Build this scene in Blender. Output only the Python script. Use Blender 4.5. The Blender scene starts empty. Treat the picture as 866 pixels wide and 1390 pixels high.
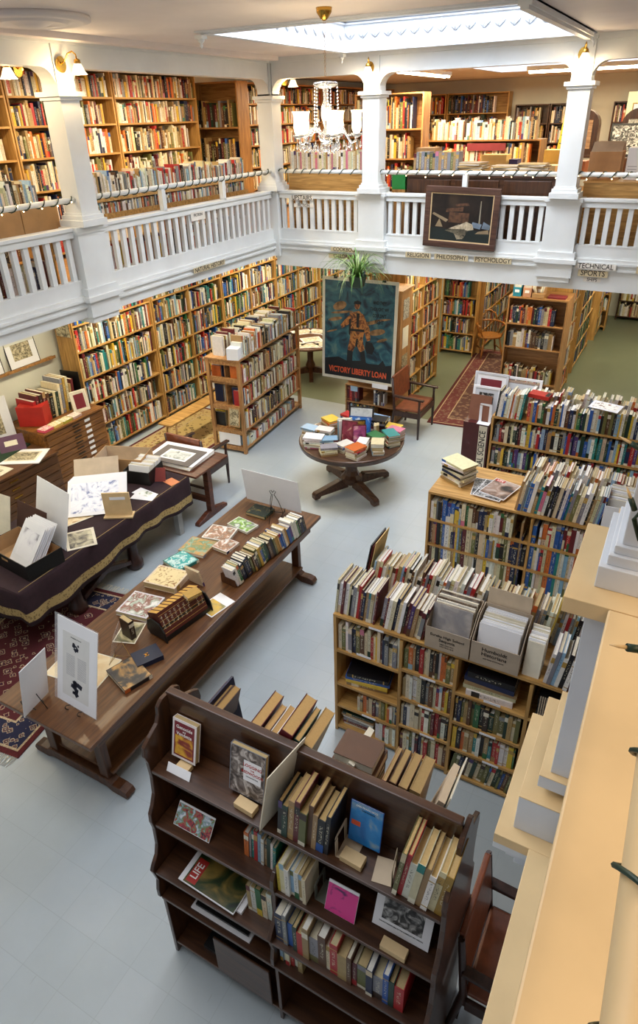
import bpy, math, random
from mathutils import Matrix, Vector
random.seed(7)
PI = math.pi
C = bpy.context.scene.collection
def T(x, y, z): return Matrix.Translation((x, y, z))
def RX(a): return Matrix.Rotation(math.radians(a), 4, 'X')
def RY(a): return Matrix.Rotation(math.radians(a), 4, 'Y')
def RZ(a): return Matrix.Rotation(math.radians(a), 4, 'Z')
I4 = Matrix.Identity(4)
U = random.uniform
def lin(h):
    h = h.lstrip('#'); v = [int(h[i:i+2], 16)/255 for i in (0, 2, 4)]
    return tuple(c/12.92 if c <= .04045 else ((c+.055)/1.055)**2.4 for c in v)

# ------------------------------------------------------------------ materials
def newmat(name, rough=.5):
    m = bpy.data.materials.new(name); m.use_nodes = True
    nt = m.node_tree; b = nt.nodes['Principled BSDF']; b.inputs['Roughness'].default_value = rough
    return m, nt, b
def plain(name, hexc, rough=.5, metal=0, var=.06, scale=8, coat=0):
    m, nt, b = newmat(name, rough)
    b.inputs['Metallic'].default_value = metal; b.inputs['Coat Weight'].default_value = coat
    tc = nt.nodes.new('ShaderNodeTexCoord'); n = nt.nodes.new('ShaderNodeTexNoise'); n.inputs['Scale'].default_value = scale
    n.inputs['Detail'].default_value = 4
    r = nt.nodes.new('ShaderNodeValToRGB'); c = lin(hexc)
    r.color_ramp.elements[0].color = tuple(max(0, v*(1-var*2.2)) for v in c)+(1,); r.color_ramp.elements[0].position = .3
    r.color_ramp.elements[1].color = tuple(min(1, v*(1+var)) for v in c)+(1,); r.color_ramp.elements[1].position = .7
    L = nt.links.new
    L(tc.outputs['Object'], n.inputs['Vector']); L(n.outputs['Fac'], r.inputs['Fac']); L(r.outputs['Color'], b.inputs['Base Color'])
    return m
def wood(name, dark, light, rough=.4, sc=(3, 3, 3), coat=.0, axis='X'):
    m, nt, b = newmat(name, rough); L = nt.links.new; b.inputs['Coat Weight'].default_value = coat
    tc = nt.nodes.new('ShaderNodeTexCoord'); mp = nt.nodes.new('ShaderNodeMapping')
    s = {'X': (1.2, 14, 14), 'Y': (14, 1.2, 14), 'Z': (14, 14, 1.2)}[axis]; mp.inputs['Scale'].default_value = s
    n = nt.nodes.new('ShaderNodeTexNoise'); n.inputs['Scale'].default_value = 2.2; n.inputs['Detail'].default_value = 6
    n.inputs['Distortion'].default_value = .8
    r = nt.nodes.new('ShaderNodeValToRGB'); r.color_ramp.elements[0].position = .32; r.color_ramp.elements[1].position = .68
    r.color_ramp.elements[0].color = lin(dark)+(1,); r.color_ramp.elements[1].color = lin(light)+(1,)
    bp = nt.nodes.new('ShaderNodeBump'); bp.inputs['Strength'].default_value = .08
    L(tc.outputs['Object'], mp.inputs['Vector']); L(mp.outputs['Vector'], n.inputs['Vector']); L(n.outputs['Fac'], r.inputs['Fac'])
    L(r.outputs['Color'], b.inputs['Base Color']); L(n.outputs['Fac'], bp.inputs['Height']); L(bp.outputs['Normal'], b.inputs['Normal'])
    return m
def emis(name, hexc, s):
    m, nt, b = newmat(name); c = lin(hexc)+(1,)
    b.inputs['Base Color'].default_value = c; b.inputs['Emission Color'].default_value = c; b.inputs['Emission Strength'].default_value = s
    return m
def printed(name, cols, scale=9, rough=.35, dist=1.0, seed=0, detail=5):
    """a printed picture: blotches of a few inks"""
    m, nt, b = newmat(name, rough); L = nt.links.new
    tc = nt.nodes.new('ShaderNodeTexCoord'); mp = nt.nodes.new('ShaderNodeMapping'); mp.inputs['Location'].default_value = (seed*3.1, seed*1.7, seed*.9)
    n = nt.nodes.new('ShaderNodeTexNoise'); n.inputs['Scale'].default_value = scale; n.inputs['Detail'].default_value = detail; n.inputs['Distortion'].default_value = dist
    r = nt.nodes.new('ShaderNodeValToRGB'); e = r.color_ramp.elements
    k = len(cols)
    while len(e) < k: e.new(.5)
    for i, cc in enumerate(cols):
        e[i].position = .34+.32*i/(k-1); e[i].color = lin(cc)+(1,)
    L(tc.outputs['Object'], mp.inputs['Vector']); L(mp.outputs['Vector'], n.inputs['Vector']); L(n.outputs['Fac'], r.inputs['Fac']); L(r.outputs['Color'], b.inputs['Base Color'])
    return m
def book_material():
    m, nt, b = newmat('book_cover', .42); L = nt.links.new
    a = nt.nodes.new('ShaderNodeAttribute'); a.attribute_name = 'Col'
    uv = nt.nodes.new('ShaderNodeUVMap'); uv.uv_map = 'UV'
    sp = nt.nodes.new('ShaderNodeSeparateXYZ')
    def M(op, x, y=None, c=None):
        n = nt.nodes.new('ShaderNodeMath'); n.operation = op
        for i, v in enumerate((x, y, c)):
            if v is None: continue
            if hasattr(v, 'links'): L(v, n.inputs[i])
            else: n.inputs[i].default_value = v
        return n.outputs[0]
    L(uv.outputs['UV'], sp.inputs[0]); u, v = sp.outputs[0], sp.outputs[1]
    inu = M('MULTIPLY', M('GREATER_THAN', M('FRACT', u), .3), M('LESS_THAN', M('FRACT', u), .7))
    inv = M('MULTIPLY', M('GREATER_THAN', v, .28), M('LESS_THAN', v, .82))
    n = nt.nodes.new('ShaderNodeTexNoise'); n.inputs['Scale'].default_value = 1; n.inputs['Detail'].default_value = 1
    mp = nt.nodes.new('ShaderNodeMapping'); mp.inputs['Scale'].default_value = (4, 26, 1)
    L(uv.outputs['UV'], mp.inputs['Vector']); L(mp.outputs['Vector'], n.inputs['Vector'])
    t = M('MULTIPLY', M('MULTIPLY', inu, inv), M('GREATER_THAN', n.outputs['Fac'], .55))
    t2 = M('MULTIPLY', t, M('GREATER_THAN', a.outputs['Alpha'], .25))
    ink = nt.nodes.new('ShaderNodeMix'); ink.data_type = 'RGBA'
    ink.inputs['A'].default_value = (.03, .025, .02, 1); ink.inputs['B'].default_value = (.82, .76, .55, 1)
    L(M('GREATER_THAN', a.outputs['Alpha'], .7), ink.inputs['Factor'])
    mx = nt.nodes.new('ShaderNodeMix'); mx.data_type = 'RGBA'
    L(M('MULTIPLY', t2, .6), mx.inputs['Factor']); L(a.outputs['Color'], mx.inputs['A']); L(ink.outputs['Result'], mx.inputs['B'])
    # faint rubbing of the cloth
    tc = nt.nodes.new('ShaderNodeTexCoord'); n2 = nt.nodes.new('ShaderNodeTexNoise'); n2.inputs['Scale'].default_value = 30
    L(tc.outputs['Object'], n2.inputs['Vector'])
    hs = nt.nodes.new('ShaderNodeHueSaturation'); L(mx.outputs['Result'], hs.inputs['Color'])
    mr = nt.nodes.new('ShaderNodeMapRange'); mr.inputs['To Min'].default_value = .8; mr.inputs['To Max'].default_value = 1.15
    L(n2.outputs['Fac'], mr.inputs['Value']); L(mr.outputs['Result'], hs.inputs['Value']); L(hs.outputs['Color'], b.inputs['Base Color'])
    return m
def paper_edges():
    m, nt, b = newmat('paper_edges', .8); L = nt.links.new
    a = nt.nodes.new('ShaderNodeAttribute'); a.attribute_name = 'Col'
    tc = nt.nodes.new('ShaderNodeTexCoord'); n = nt.nodes.new('ShaderNodeTexNoise'); n.inputs['Scale'].default_value = 120
    mr = nt.nodes.new('ShaderNodeMapRange'); mr.inputs['To Min'].default_value = .85; mr.inputs['To Max'].default_value = 1.1
    hs = nt.nodes.new('ShaderNodeHueSaturation')
    L(tc.outputs['Object'], n.inputs['Vector']); L(n.outputs['Fac'], mr.inputs['Value']); L(mr.outputs['Result'], hs.inputs['Value'])
    L(a.outputs['Color'], hs.inputs['Color']); L(hs.outputs['Color'], b.inputs['Base Color'])
    return m
def floor_mat(name, c1, c2, tile=.305, rough=.28):
    m, nt, b = newmat(name, rough); L = nt.links.new
    tc = nt.nodes.new('ShaderNodeTexCoord'); br = nt.nodes.new('ShaderNodeTexBrick'); br.offset = 0
    br.inputs['Scale'].default_value = 1; br.inputs['Brick Width'].default_value = tile; br.inputs['Row Height'].default_value = tile
    br.inputs['Mortar Size'].default_value = .0022; br.inputs['Mortar Smooth'].default_value = .4
    br.inputs['Color1'].default_value = lin(c1)+(1,); br.inputs['Color2'].default_value = lin(c2)+(1,)
    mc = tuple(v*.84 for v in lin(c1)); br.inputs['Mortar'].default_value = mc+(1,)
    n = nt.nodes.new('ShaderNodeTexNoise'); n.inputs['Scale'].default_value = 1.7; n.inputs['Detail'].default_value = 8; n.inputs['Roughness'].default_value = .65
    mr = nt.nodes.new('ShaderNodeMapRange'); mr.inputs['To Min'].default_value = .86; mr.inputs['To Max'].default_value = 1.1
    hs = nt.nodes.new('ShaderNodeHueSaturation')
    mp = nt.nodes.new('ShaderNodeMapping'); mp.inputs['Scale'].default_value = (9, 1.5, 1); mp.inputs['Rotation'].default_value = (0, 0, .5)
    n3 = nt.nodes.new('ShaderNodeTexNoise'); n3.inputs['Scale'].default_value = 5
    cr = nt.nodes.new('ShaderNodeValToRGB'); cr.color_ramp.elements[0].position = .74; cr.color_ramp.elements[1].position = .78
    mx = nt.nodes.new('ShaderNodeMix'); mx.data_type = 'RGBA'; mx.inputs['B'].default_value = (.25, .25, .24, 1)
    mu = nt.nodes.new('ShaderNodeMath'); mu.operation = 'MULTIPLY'; mu.inputs[1].default_value = .35
    L(tc.outputs['Object'], br.inputs['Vector']); L(tc.outputs['Object'], n.inputs['Vector']); L(n.outputs['Fac'], mr.inputs['Value'])
    L(mr.outputs['Result'], hs.inputs['Value']); L(br.outputs['Color'], hs.inputs['Color'])
    L(tc.outputs['Object'], mp.inputs['Vector']); L(mp.outputs['Vector'], n3.inputs['Vector']); L(n3.outputs['Fac'], cr.inputs['Fac'])
    L(cr.outputs['Color'], mu.inputs[0]); L(mu.outputs[0], mx.inputs['Factor']); L(hs.outputs['Color'], mx.inputs['A']); L(mx.outputs['Result'], b.inputs['Base Color'])
    r2 = nt.nodes.new('ShaderNodeMapRange'); r2.inputs['To Min'].default_value = rough-.08; r2.inputs['To Max'].default_value = rough+.2
    L(n.outputs['Fac'], r2.inputs['Value']); L(r2.outputs['Result'], b.inputs['Roughness'])
    return m
def rug_mat(name, cols, scale=9):
    m, nt, b = newmat(name, .95); L = nt.links.new
    tc = nt.nodes.new('ShaderNodeTexCoord'); v = nt.nodes.new('ShaderNodeTexVoronoi'); v.inputs['Scale'].default_value = scale; v.distance = 'MANHATTAN'
    n = nt.nodes.new('ShaderNodeTexNoise'); n.inputs['Scale'].default_value = scale*3; n.inputs['Detail'].default_value = 2
    ad = nt.nodes.new('ShaderNodeMath'); ad.operation = 'MULTIPLY_ADD'; ad.inputs[1].default_value = .55
    r = nt.nodes.new('ShaderNodeValToRGB'); r.color_ramp.interpolation = 'CONSTANT'; e = r.color_ramp.elements
    while len(e) < len(cols): e.new(.5)
    for i, cc in enumerate(cols): e[i].position = .2+.75*i/len(cols) if i else 0; e[i].color = lin(cc)+(1,)
    L(tc.outputs['Object'], v.inputs['Vector']); L(tc.outputs['Object'], n.inputs['Vector'])
    L(n.outputs['Fac'], ad.inputs[0]); L(v.outputs['Distance'], ad.inputs[2]); L(ad.outputs[0], r.inputs['Fac']); L(r.outputs['Color'], b.inputs['Base Color'])
    return m
def glassy(name, tint=(1, 1, 1), rough=.02, trans=1.0, em=0, emc=None):
    m, nt, b = newmat(name, rough); b.inputs['Base Color'].default_value = tuple(tint)+(1,)
    b.inputs['Transmission Weight'].default_value = trans; b.inputs['IOR'].default_value = 1.45
    if em: b.inputs['Emission Color'].default_value = tuple(emc)+(1,); b.inputs['Emission Strength'].default_value = em
    return m
def film(name, alpha=.16):
    m, nt, b = newmat(name, .08); b.inputs['Base Color'].default_value = (.95, .96, 1, 1); b.inputs['Alpha'].default_value = alpha
    b.inputs['Specular IOR Level'].default_value = .8
    return m

PAINT = plain('white_paint', '#e0e2df', .42, var=.03, scale=3)
PAINTC = plain('ceiling_paint', '#e6dcd6', .7, var=.04, scale=1.5)
WALLM = plain('wall_paint', '#dcdccd', .7, var=.04, scale=1.2)
CREAM_LIT = plain('warm_lit_cream', '#d9bd8e', .45, var=.05, scale=5)  # white paint tinted cream, warm lamp light put into the colour
BLUEW = plain('daylit_white_paint', '#d3d7dc', .5, var=.03, scale=5)  # white paint with the cool tint of daylight mixed into its colour
FLOOR = floor_mat('floor_tile', '#b0b9bd', '#acb6ba')
FLOORG = floor_mat('green_lino', '#7b8268', '#787f66', tile=3.0, rough=.32)
OAK = wood('oak_shelf', '#7d5426', '#b5854a', .5)
OAKZ = wood('oak_upright', '#7d5426', '#b5854a', .5, axis='Z')
PINE = wood('pine_shelf', '#9c7238', '#cfa25e', .5)
PINEZ = wood('pine_upright', '#9c7238', '#cfa25e', .5, axis='Z')
MAPLE = wood('maple_shelf', '#8d6136', '#c0905a', .5)
MAPLEZ = wood('maple_upright', '#8d6136', '#c0905a', .5, axis='Z')
WAL = wood('walnut', '#351f12', '#54351f', .32, coat=.15)
WALZ = wood('walnut_upright', '#321d11', '#50311b', .3, coat=.2, axis='Z')
TAB = wood('library_oak', '#482a15', '#6c4524', .38, coat=.1, axis='Y')
TABZ = wood('library_oak_upright', '#3c2110', '#5c371d', .4, axis='Z')
CHAIRW = wood('chair_wood', '#26130c', '#40231a', .35, coat=.2, axis='Z')
MAHOG = wood('file_cabinet_wood', '#5d3517', '#96642c', .4, axis='Y')
ROUNDW = wood('round_table_wood', '#3a2417', '#5f412c', .35, coat=.2)
REDW = plain('maroon_panel', '#4d1d1a', .4)
LEATH = plain('brown_leather', '#84472a', .38, var=.15, scale=14, coat=.1)
BLACK = plain('black_iron', '#121212', .45)
DGREEN = plain('green_cord', '#17301f', .45)
BRASS = plain('brass', '#c79a45', .25, metal=1)
CARD = plain('cardboard', '#b28a5c', .8)
CARDP = plain('pale_cardboard', '#c9b59a', .8)
BOXG = plain('grey_archive_box', '#b5a48f', .75)
WHITE = plain('white_board', '#eeeef0', .6, var=.01)
PAPER = plain('cream_paper', '#e4dcc6', .8, var=.05)
INK = plain('black_ink', '#141210', .6)
REDI = plain('red_ink', '#b3261c', .5)
ORANGEI = plain('orange_ink', '#dd5a30', .6)
WHITEI = plain('white_ink', '#f4f2ec', .5)
LIGHTW = plain('light_wood_block', '#d9bb8a', .55)
BOOK = book_material(); PAGES = paper_edges()
FILM = film('clear_sleeve')
CRYST = glassy('crystal', (.97, .98, 1), .06, .9)

# ------------------------------------------------------------------ mesh builder
class MB:
    def __init__(s, M=None):
        s.v = []; s.f = []; s.m = []; s.c = []; s.uv = []; s.sm = []; s.M = M or I4
    def vs(s, pts):
        b = len(s.v); M = s.M
        s.v.extend(tuple(M @ Vector(p)) for p in pts); return b
    def face(s, idx, mi=0, col=(1, 1, 1, 0), uv=None, sm=False):
        s.f.append(tuple(idx)); s.m.append(mi); s.c.append(col); s.uv.append(uv); s.sm.append(sm)
    def box(s, x0, y0, z0, x1, y1, z1, mi=0, col=(1, 1, 1, 0)):
        b = s.vs([(x0, y0, z0), (x1, y0, z0), (x1, y1, z0), (x0, y1, z0), (x0, y0, z1), (x1, y0, z1), (x1, y1, z1), (x0, y1, z1)])
        for q in ((0, 3, 2, 1), (4, 5, 6, 7), (0, 1, 5, 4), (1, 2, 6, 5), (2, 3, 7, 6), (3, 0, 4, 7)):
            s.face([b+i for i in q], mi, col)
        return s
    def cbox(s, c, d, mi=0, R=None, col=(1, 1, 1, 0)):
        old = s.M; s.M = s.M @ T(*c) @ (R or I4)
        s.box(-d[0]/2, -d[1]/2, -d[2]/2, d[0]/2, d[1]/2, d[2]/2, mi, col); s.M = old; return s
    def prism(s, poly, a, b_, axis='x', mi=0, col=(1, 1, 1, 0)):
        """poly: 2-D outline in the two other axes, extruded from a to b_"""
        def P(t, p):
            return {'x': (t, p[0], p[1]), 'y': (p[0], t, p[1]), 'z': (p[0], p[1], t)}[axis]
        n = len(poly); b = s.vs([P(a, p) for p in poly]+[P(b_, p) for p in poly])
        area = sum(poly[i][0]*poly[(i+1) % n][1]-poly[(i+1) % n][0]*poly[i][1] for i in range(n))
        fl = (area > 0) == (b_ > a)
        if axis == 'y': fl = not fl
        r = list(range(n))
        A = [b+i for i in r]; B = [b+n+i for i in r]
        s.face(A[::-1] if fl else A, mi, col); s.face(B if fl else B[::-1], mi, col)
        for i in r:
            j = (i+1) % n; q = [A[i], A[j], B[j], B[i]]
            s.face(q if fl else q[::-1], mi, col)
        return s
    def lathe(s, prof, n=16, mi=0, c=(0, 0), sm=True, col=(1, 1, 1, 0)):
        b = s.vs([(c[0]+r*math.cos(2*PI*k/n), c[1]+r*math.sin(2*PI*k/n), z) for r, z in prof for k in range(n)])
        for i in range(len(prof)-1):
            for k in range(n):
                k2 = (k+1) % n
                s.face([b+i*n+k, b+i*n+k2, b+(i+1)*n+k2, b+(i+1)*n+k], mi, col, sm=sm)
        s.face([b+k for k in range(n)][::-1], mi, col); s.face([b+(len(prof)-1)*n+k for k in range(n)], mi, col)
        return s
    def tube(s, pts, r, n=6, mi=0, closed=False, col=(1, 1, 1, 0)):
        pts = [Vector(p) for p in pts]; rs = r if isinstance(r, (list, tuple)) else [r]*len(pts)
        out = []; prev = None; m = len(pts)
        for i, p in enumerate(pts):
            d = (pts[min(i+1, m-1)]-pts[max(i-1, 0)])
            if d.length < 1e-9: d = Vector((0, 0, 1))
            d.normalize()
            a = prev if prev is not None else (Vector((0, 0, 1)) if abs(d.z) < .9 else Vector((1, 0, 0)))
            x = (a-d*a.dot(d))
            if x.length < 1e-6: x = d.orthogonal()
            x.normalize(); prev = x; y = d.cross(x)
            out += [p+(x*math.cos(2*PI*k/n)+y*math.sin(2*PI*k/n))*rs[i] for k in range(n)]
        b = s.vs(out)
        for i in range(m-1):
            for k in range(n):
                k2 = (k+1) % n; s.face([b+i*n+k, b+i*n+k2, b+(i+1)*n+k2, b+(i+1)*n+k], mi, col, sm=True)
        s.face([b+k for k in range(n)][::-1], mi, col); s.face([b+(m-1)*n+k for k in range(n)], mi, col)
        return s
    def ball(s, c, r, n=8, mi=0, sz=1):
        pr = [(max(.0005, r*math.sin(PI*i/n)), -r*sz*math.cos(PI*i/n)) for i in range(n+1)]
        o = s.M; s.M = s.M @ T(*c); s.lathe(pr, n+2, mi); s.M = o; return s
    def build(s, name, mats, parent=None, M=None, bevel=0, kind=None):
        me = bpy.data.meshes.new(name)
        me.from_pydata(s.v, [], s.f)
        mats = mats if isinstance(mats, (list, tuple)) else [mats]
        for m in mats: me.materials.append(m)
        me.polygons.foreach_set('material_index', s.m)
        me.polygons.foreach_set('use_smooth', s.sm)
        if BOOK in mats or PAGES in mats:
            a = me.attributes.new('Col', 'FLOAT_COLOR', 'FACE')
            a.data.foreach_set('color', [x for c in s.c for x in (c if len(c) == 4 else tuple(c)+(0,))])
            uvl = me.uv_layers.new(name='UV'); k = 0; arr = []
            for f, uv in zip(s.f, s.uv):
                if uv: arr += [x for p in uv for x in p]
                else: arr += [0, -1]*len(f)
            uvl.data.foreach_set('uv', arr)
        me.update()
        o = bpy.data.objects.new(name, me); C.objects.link(o)
        if parent is not None: o.parent = parent
        if M is not None: o.matrix_basis = M
        if bevel:
            b = o.modifiers.new('edge', 'BEVEL'); b.width = bevel; b.segments = 2; b.limit_method = 'ANGLE'; b.angle_limit = .7
        if kind: o['kind'] = kind
        return o
def tag(o, label, cat, group=None, kind=None):
    if label and len(label.split()) > 16: print('LONG', label)
    o['label'] = label; o['category'] = cat
    if group: o['group'] = group
    if kind: o['kind'] = kind
    return o
def thing(name, label, cat, M=I4, group=None):
    o = bpy.data.objects.new(name, None); C.objects.link(o); o.matrix_basis = M; o.empty_display_size = .1
    return tag(o, label, cat, group)
def part(name, mats, parent, fn, bevel=0, label=None, kind=None, M=None):
    mb = MB(M); fn(mb); o = mb.build(name, mats, parent, bevel=bevel, kind=kind)
    if label: o['label'] = label
    return o
def text(s, size, M, mat, parent, align='CENTER', ext=.0008, name='lettering', sx=1, sp=1, bold=.012):
    cu = bpy.data.curves.new(name, 'FONT'); cu.body = s; cu.size = size; cu.align_x = align; cu.align_y = 'CENTER'; cu.extrude = ext
    cu.resolution_u = 3; cu.offset = size*bold; cu.space_character = sp
    cu.materials.append(mat); o = bpy.data.objects.new(name, cu); C.objects.link(o); o.parent = parent
    me = bpy.data.meshes.new_from_object(o); me.name = name; me.materials.clear(); me.materials.append(mat)
    bpy.data.objects.remove(o); o = bpy.data.objects.new(name, me); C.objects.link(o); o.parent = parent
    o.matrix_basis = M @ Matrix.Diagonal((sx, 1, 1, 1)); return o
FY = RX(90)                 # a card facing -Y
FXP = RZ(90) @ RX(90)       # a card facing +X

# ------------------------------------------------------------------ books
PALD = {'white': '#e8e4da', 'cream': '#d8cba8', 'tan': '#a98a5c', 'brown': '#5c3b22', 'dark brown': '#35231a', 'black': '#17171a', 'grey': '#85858a',
        'navy': '#1c2748', 'blue': '#2a5aa3', 'pale blue': '#8fb0c8', 'red': '#b0282a', 'maroon': '#5f1e24', 'green': '#2f6a3e', 'dark green': '#1e3a2c',
        'olive': '#6c6c3c', 'yellow': '#d9b53a', 'orange': '#cb6a2d', 'teal': '#26807f', 'purple': '#4d356f', 'pink': '#c9738a', 'gold': '#b08a3a'}
PALS = {
    'mix': 'white white white cream cream tan brown black black grey navy blue blue pale_blue red red maroon green dark_green olive yellow orange teal purple',
    'bright': 'white white white white cream cream cream tan yellow orange red blue blue green teal black black navy tan brown maroon grey pale_blue olive dark_green',
    'old': 'tan brown dark_brown olive maroon dark_green navy cream black gold brown tan grey',
    'pale': 'white white white white cream cream cream tan tan grey red orange brown black pale_blue',
    'warm': 'cream cream white white tan tan brown yellow orange maroon black navy olive white cream grey red',
    'dark': 'black navy dark_green maroon dark_brown blue grey brown white',
    'comic': 'white cream cream tan pale grey yellow',
    'green': 'green dark_green olive tan brown dark_brown navy blue olive cream black',
}
def pick(p):
    n = random.choice(PALS[p].split()).replace('_', ' ')
    if n == 'pale': n = 'cream'
    return n
def jit(h, j=.1):
    c = lin(h); k = U(1-j*1.5, 1+j); return tuple(min(1, max(.004, v*k*U(.93, 1.07))) for v in c)
def book_cover(mb, t, h, d, colr, style, ta, mi=0):
    b = min(.0035, t*.16); c4 = colr+(0,)
    # boards and spine as one U, the spine side in strips
    out = [(0, 0), (t, 0), (t, d), (t-b, d), (t-b, b), (b, b), (b, d), (0, d)]
    n = 8; base = mb.vs([(x, y, 0) for x, y in out]+[(x, y, h) for x, y in out])
    mb.face([base+i for i in range(n)][::-1], mi, c4); mb.face([base+n+i for i in range(n)], mi, c4)
    for i in range(1, n):
        j = (i+1) % n; mb.face([base+i, base+j, base+n+j, base+n+i], mi, c4)
    bands, u0 = style, random.randrange(50)
    zs = [0]+[z for z, _ in bands]
    lb = mb.vs([(0, 0, z*h) for z in zs]+[(t, 0, z*h) for z in zs]); k = len(zs)
    for i in range(k-1):
        col = tuple(bands[i][1])+(ta,)
        v0, v1 = zs[i], zs[i+1]
        mb.face([lb+i, lb+k+i, lb+k+i+1, lb+i+1], mi, col, uv=[(u0, v0), (u0+.999, v0), (u0+.999, v1), (u0, v1)])
def book_pages(mb, t, h, d, pc, mi=0):
    b = min(.0035, t*.16); e = .003
    mb.box(b, b, e, t-b, d-e, h-e, mi, pc+(0,))
def book_style(c):
    r = random.random(); w = lin('#e6dfc8'); k = (.02, .018, .016); g = lin('#b8944a')
    if r < .45: return [(1, c)]
    if r < .62: l = random.choice((w, k, g)); return [(.7, c), (.88, l), (1, c)]
    if r < .76: return [(.1, c), (.13, g), (.84, c), (.87, g), (1, c)]
    if r < .88: l = jit(PALD[random.choice(list(PALD))]); return [(.25, l), (1, c)]
    l = jit(PALD[random.choice(list(PALD))]); return [(.12, w), (.8, c), (1, l)]
PAGEC = [lin(x) for x in ('#d9cfb2', '#c9b98f', '#e2dac4', '#c0a878', '#e8e4d8')]
NB = [0]; MAXB = 360
BIG = MB(); ORD = 'first second third fourth fifth sixth seventh eighth ninth tenth eleventh twelfth thirteenth fourteenth fifteenth sixteenth seventeenth eighteenth nineteenth twentieth'.split()
def ordn(i):
    if i < 20: return ORD[i]
    tens = {2: 'twenty', 3: 'thirty', 4: 'forty', 5: 'fifty', 6: 'sixty', 7: 'seventy', 8: 'eighty'}; k = i+1; t, o = divmod(k, 10)
    return {20: 'twentieth', 30: 'thirtieth', 40: 'fortieth', 50: 'fiftieth', 60: 'sixtieth', 70: 'seventieth', 80: 'eightieth'}[k] if o == 0 else tens[t]+'-'+ORD[o-1]
def book(M, t, h, d, cname, label=None, group=None, pages=None, col=None, style=None, ind=True, art=None):
    """one book; local x = thickness, y = 0 at the spine, z = height. ind: an object of its own, else into the far mass"""
    c = col or jit(PALD[cname]); style = style or book_style(c)
    lum = sum(c)/3; ta = 1.0 if lum < .25 else .5
    if random.random() < .25: ta = 0
    pc = pages or random.choice(PAGEC)
    if not ind or NB[0] >= MAXB:
        old = BIG.M; BIG.M = M; book_cover(BIG, t, h, d, c, style, ta, 0); book_pages(BIG, t, h, d, pc, 1); BIG.M = old; return None
    NB[0] += 1
    mb = MB(); book_cover(mb, t, h, d, c, style, ta)
    o = mb.build('book', BOOK, M=M); tag(o, label, 'book', group)
    mb = MB(); book_pages(mb, t, h, d, pc); mb.build('page_block', PAGES, o)
    if art: art(o, t, h, d)
    return o
def row(M, length, H, pal, where, group, ind=False, tr=(.016, .045), hr=(.19, .28), dr=(.14, .19), fill=1.0, lean=0, pages=None, leanall=0, gap=.001, cols=None, start=0, setback=.0):
    """books side by side along local x with their spines at y = 0"""
    x = 0; i = start; fillto = length*fill
    while x < fillto-.012:
        t = U(*tr)
        if x+t > fillto: t = fillto-x
        if t < .01: break
        h = min(U(*hr), H-.012); d = U(*dr); cn = cols[(i-start) % len(cols)] if cols else pick(pal)
        a = leanall+U(-1, 1)*(.6 if leanall == 0 else 1.5)*.0
        y = setback+U(0, .018)
        if leanall:
            Mb = M @ T(x, y, 0) @ (T(t, 0, 0) @ RY(leanall) @ T(-t, 0, 0) if leanall > 0 else RY(leanall))
            st = t/math.cos(math.radians(leanall))
        else:
            Mb = M @ T(x, y, 0); st = t
        lab = None
        if ind: lab = '%s book, %s from left %s' % (cn, ordn(i), where)
        book(Mb, t, h, d, cn, lab, group, pages=pages, ind=ind)
        x += st+gap; i += 1
    return i
LYB = Matrix(((0, 0, -1, 0), (0, 1, 0, 0), (1, 0, 0, 0), (0, 0, 0, 1)))   # thickness up, spine towards -y
def lying(M, t, h, d, cname, label=None, group=None, ind=True, art=None, **k):
    """a book lying flat, centred on M, its front cover up; spine faces local -y"""
    return book(M @ T(h/2, -d/2, 0) @ LYB, t, h, d, cname, label, group, ind=ind, art=art, **k)
def pile(M, n, pal, where, group, ind=False, size=(.17, .11), tr=(.015, .03), spin=8, start=0, cols=None):
    z = 0
    for i in range(n):
        t = U(*tr); h = size[0]*U(.88, 1.05); d = size[1]*U(.9, 1.06); cn = cols[i % len(cols)] if cols else pick(pal)
        pos = 'topmost' if i == n-1 else ('lowest' if i == 0 else '%s up' % ORD[i])
        lab = '%s book, %s %s' % (cn, pos, where)
        lying(T(0, 0, 0) @ M @ T(U(-.006, .006), U(-.006, .006), z) @ RZ(U(-spin, spin)), t, h, d, cn, lab, group, ind=ind)
        z += t+.0005
    return z
def cover_art(panels, words=()):
    """panels and lettering on the front board (the x = t face)"""
    def f(o, t, h, d):
        mb = MB(); mats = []
        for k, (u0, v0, u1, v1, m) in enumerate(panels):
            if m not in mats: mats.append(m)
            e = .0004*(k+1)
            mb.box(t, u0*d, v0*h, t+e, u1*d, v1*h, mats.index(m))
        if panels: mb.build('cover_picture', mats, o)
        for (s_, size, u, v, m) in words:
            text(s_, size, T(t+.0004*(len(panels)+2), u*d, v*h) @ FXP, m, o, name='cover_title', ext=.0003)
    return f

# ------------------------------------------------------------------ furniture builders
def bookcase(name, label, M, W, H, levels, D, divs=(), double=False, t=.024, wood_h=None, wood_v=None, cat='bookcase', back=True, group=None, top=True, edge=.0):
    wh, wv = wood_h or PINE, wood_v or PINEZ
    r = thing(name, label, cat, M, group)
    for x in (0, W-t): part('side_panel', wv, r, lambda m: m.box(x, 0, 0, x+t, D, H))
    for x in divs: part('divider', wv, r, lambda m: m.box(x-t/2, .004, 0, x+t/2, D-.004, H-t))
    xs = [t]+list(divs)+[W-t]
    for i in range(len(xs)-1):
        lv = levels[i] if isinstance(levels[0], (list, tuple)) else levels
        x0 = xs[i]+(t/2 if i else 0)+.0005; x1 = xs[i+1]-(t/2 if i < len(xs)-2 else 0)-.0005
        for z in lv: part('shelf', wh, r, lambda m: m.box(x0, .002, z-t, x1, D-.002, z))
    if top: part('top_board', wh, r, lambda m: m.box(-edge, -edge, H, W+edge, D+edge, H+t))
    if back: part('back_panel', wh, r, lambda m: (m.box(t, D/2-.004, .03, W-t, D/2+.004, H-.001) if double else m.box(t, D-.012, .03, W-t, D-.003, H-.001)))
    return r
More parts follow.
